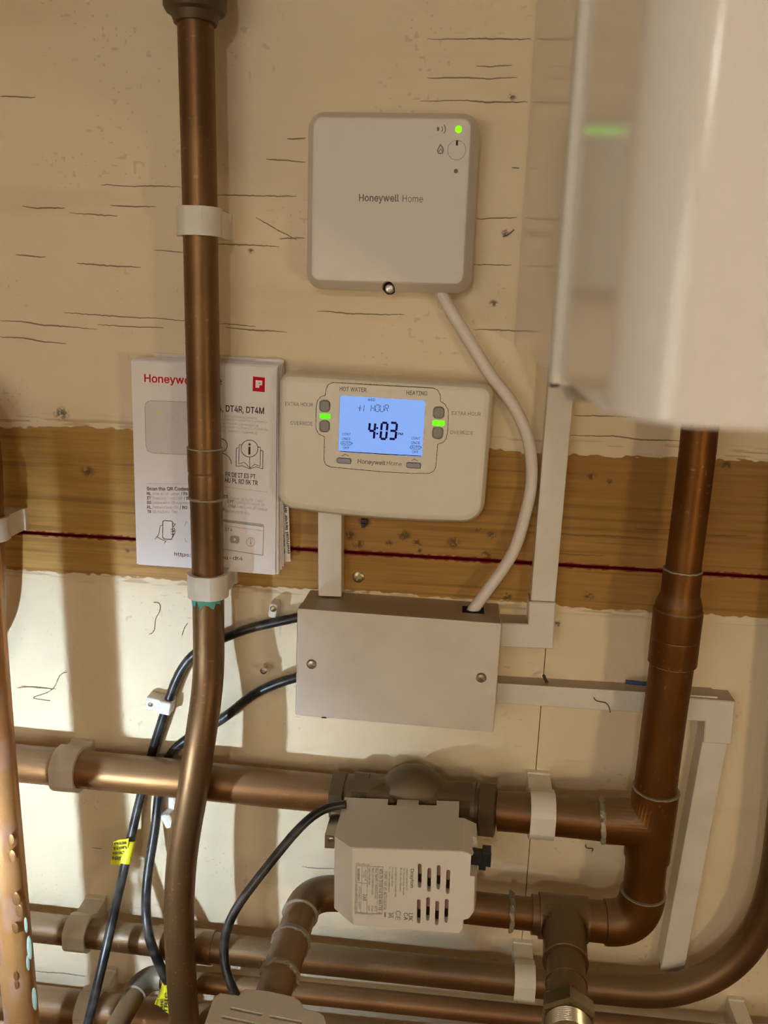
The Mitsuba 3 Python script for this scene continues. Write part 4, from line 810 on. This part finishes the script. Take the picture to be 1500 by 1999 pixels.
flag(c2, (331, 1925, .048), 5, .0042, [(318, 1917, o), (332, 1912, o), (330, 1978, o), (302, 1960, o)], o, 'yellow warning tag half hidden behind the bent pipe at the bottom',
     [text('TRIC', (326, 1978), (328, 1938), o + .0011, .0024, True, .0001), text('BE', (318, 1968), (318, 1950), o + .0011, .0018, True, .0001), text('ARTHED', (307, 1962), (316, 1926), o + .0011, .0014, False, .0001)])

# ------------------------------------------------------------------ cable clips, screws and oddments on the wall
def saddle(u0, v0, u1, v1, hpx, out, label, screw=True, gp='small white cable clips'):
    k = thing('cable_clip', label, 'cable clip', gp)
    a, b = P(u0, v0, out), P(u1, v1, out); d = b - a; L = np.linalg.norm(d); hh = abs(P(u0, v0 + hpx / 2, out)[2] - P(u0, v0 - hpx / 2, out)[2]) / 2
    f = Frame(a[0], a[2], -math.atan2(d[2], d[0]))
    put('body', f.w(union(plate(rrect(0, L, -hh, hh, .001, 3), [(0, .0002), (0, out - .0008), (.0006, out)]), plate(rrect(L * .52, L, -hh, hh, .001, 3), [(0, .0002), (0, out + .001), (.0007, out + .0018)]))), 'm_clip', k, smooth=20)
    if screw: put('nail', f.w(lathe((L * .2, 0, out - .0003), (0, 0, 1), [(0, .0018), (.0007, .0018), (.0012, .0009)], 14)), 'm_screw', k)
    return k
saddle(284, 1373, 334, 1384, 25, .0115, 'white cable clip over the dusty cable left of the bent pipe')
saddle(318, 1607, 338, 1601, 26, .012, 'small white clip peeping out left of the bent pipe under the valve pipe', False)
saddle(328, 1568, 348, 1571, 22, .006, 'white clip just under the valve pipe behind the bent pipe', False)
k = thing('cable_clip', 'small clip with a screw holding the upper black cable beside the junction box', 'cable clip', 'small white cable clips')
a = P(536, 1187, .006)
f = Frame(a[0], a[2], .12)
put('body', f.w(plate(rrect(-.0032, .0030, -.0062, .0050, .0018, 4), [(0, .0002), (0, .0100), (.0006, .0108)])), 'm_clip', k)
put('screw', f.w(lathe((0, .0012, .0106), (0, 0, 1), [(0, .0023), (.0008, .0023), (.0014, .0012)], 18)), 'm_brass_screw', k)
def wall_screw(u, v, r, label, mat='m_brass_screw', stick=.0006):
    p = P(u, v); hd = lathe((0, 0, 0), (0, 0, 1), [(0, r), (stick, r), (stick + .0007, r * .72), (stick + .0009, r * .2)], 28)
    hd = diff(hd, *[bx(-x, x, -y, y, stick - .0002, .1) for x, y in ((r * .62, r * .13), (r * .13, r * .62))]); f = Frame(p[0], p[2], .3)
    return solo('screw', f.w(hd), mat, label, 'screw')
wall_screw(699.5, 1126, .0043, 'cross-head screw in the bare timber above the junction box')
p = P(519, 1297)
solo('screw', lathe((p[0], .0, p[2]), (.1, -1, 0), [(0, .0014), (.010, .0014), (.0105, .0026), (.0118, .0026), (.0126, .0012)], 16), 'm_screw', 'bright screw sticking out of the wall between the two black cables', 'screw')
p0, p1 = P(1062, 1319, .006), P(1068, 1332, .016)
k = thing('wire_end', 'cut black wire end poking up above the long trunking', 'wire')
put('sheath', tube(np.array([p0, p1]), .0011, 12), 'm_black', k); put('core', tube(np.array([p1, p1 + (p1 - p0) * .06]), .0006, 10), 'm_chrome', k)
solo('pencil_stub', tube(np.array([P(1222, 1331, .010), P(1275, 1336, .010)]), .0016, 14), 'm_blue', 'dark blue stick lying on the long trunking beside the riser', 'stick')
solo('cable_stub', union(bx(P(706, 1018)[0], P(718, 1018)[0], -.004, 0.0, P(706, 1022)[2], P(706, 1012)[2]), bx(P(708, 1018)[0], P(715, 1018)[0], -.006, 0.0, P(706, 1026)[2], P(706, 1018)[2])), 'm_black', 'black scrap under the lower edge of the programmer', 'scrap', smooth=False)
for (pts, lab) in (([(1160, 1362, .016), (1172, 1370, .0162), (1184, 1373, .0162), (1190, 1382, .0162), (1192, 1391, .0162)], 'brown cobweb strand hanging on the long trunking'), ([(1144, 1649, .0006), (1150, 1656, .0006), (1158, 1657, .0006), (1156, 1662, .0006)], 'dark curl of dirt on the wall under the valve pipe'), ([(982, 462, .0008), (988, 460, .0008), (995, 456, .0008), (1004, 448, .0008)], 'dark curl of dirt on the wall left of the boiler'),
    ([(300, 1176, .0004), (312, 1180, .0004), (311, 1195, .0004), (304, 1208, .0004), (301, 1230, .0004), (292, 1238, .0004)], 'thin cobweb strand on the lit wall left of the green-stained pipe'), ([(366, 1217, .0004), (358, 1232, .0004), (356, 1240, .0004)], 'short cobweb strand touching the left side of the green-stained pipe'), ([(35, 1343, .0004), (70, 1341, .0004), (103, 1346, .0004)], 'straight scratch of cobweb on the lit wall near the scorched pipe'), ([(131, 1312, .0004), (112, 1328, .0004), (104, 1344, .0004), (66, 1361, .0004), (98, 1368, .0004)], 'bent cobweb strand on the lit wall above the valve pipe clip'), ([(540, 1173, .0004), (533, 1178, .0004), (529, 1182, .0004)], 'wisp of cobweb over the upper cable clip')):
    solo('cobweb', tube(path(pts, 24), .00038 if len(pts) > 3 and pts[0][0] > 700 else .00024, 8), 'm_cobweb', lab, 'cobweb', smooth=True)
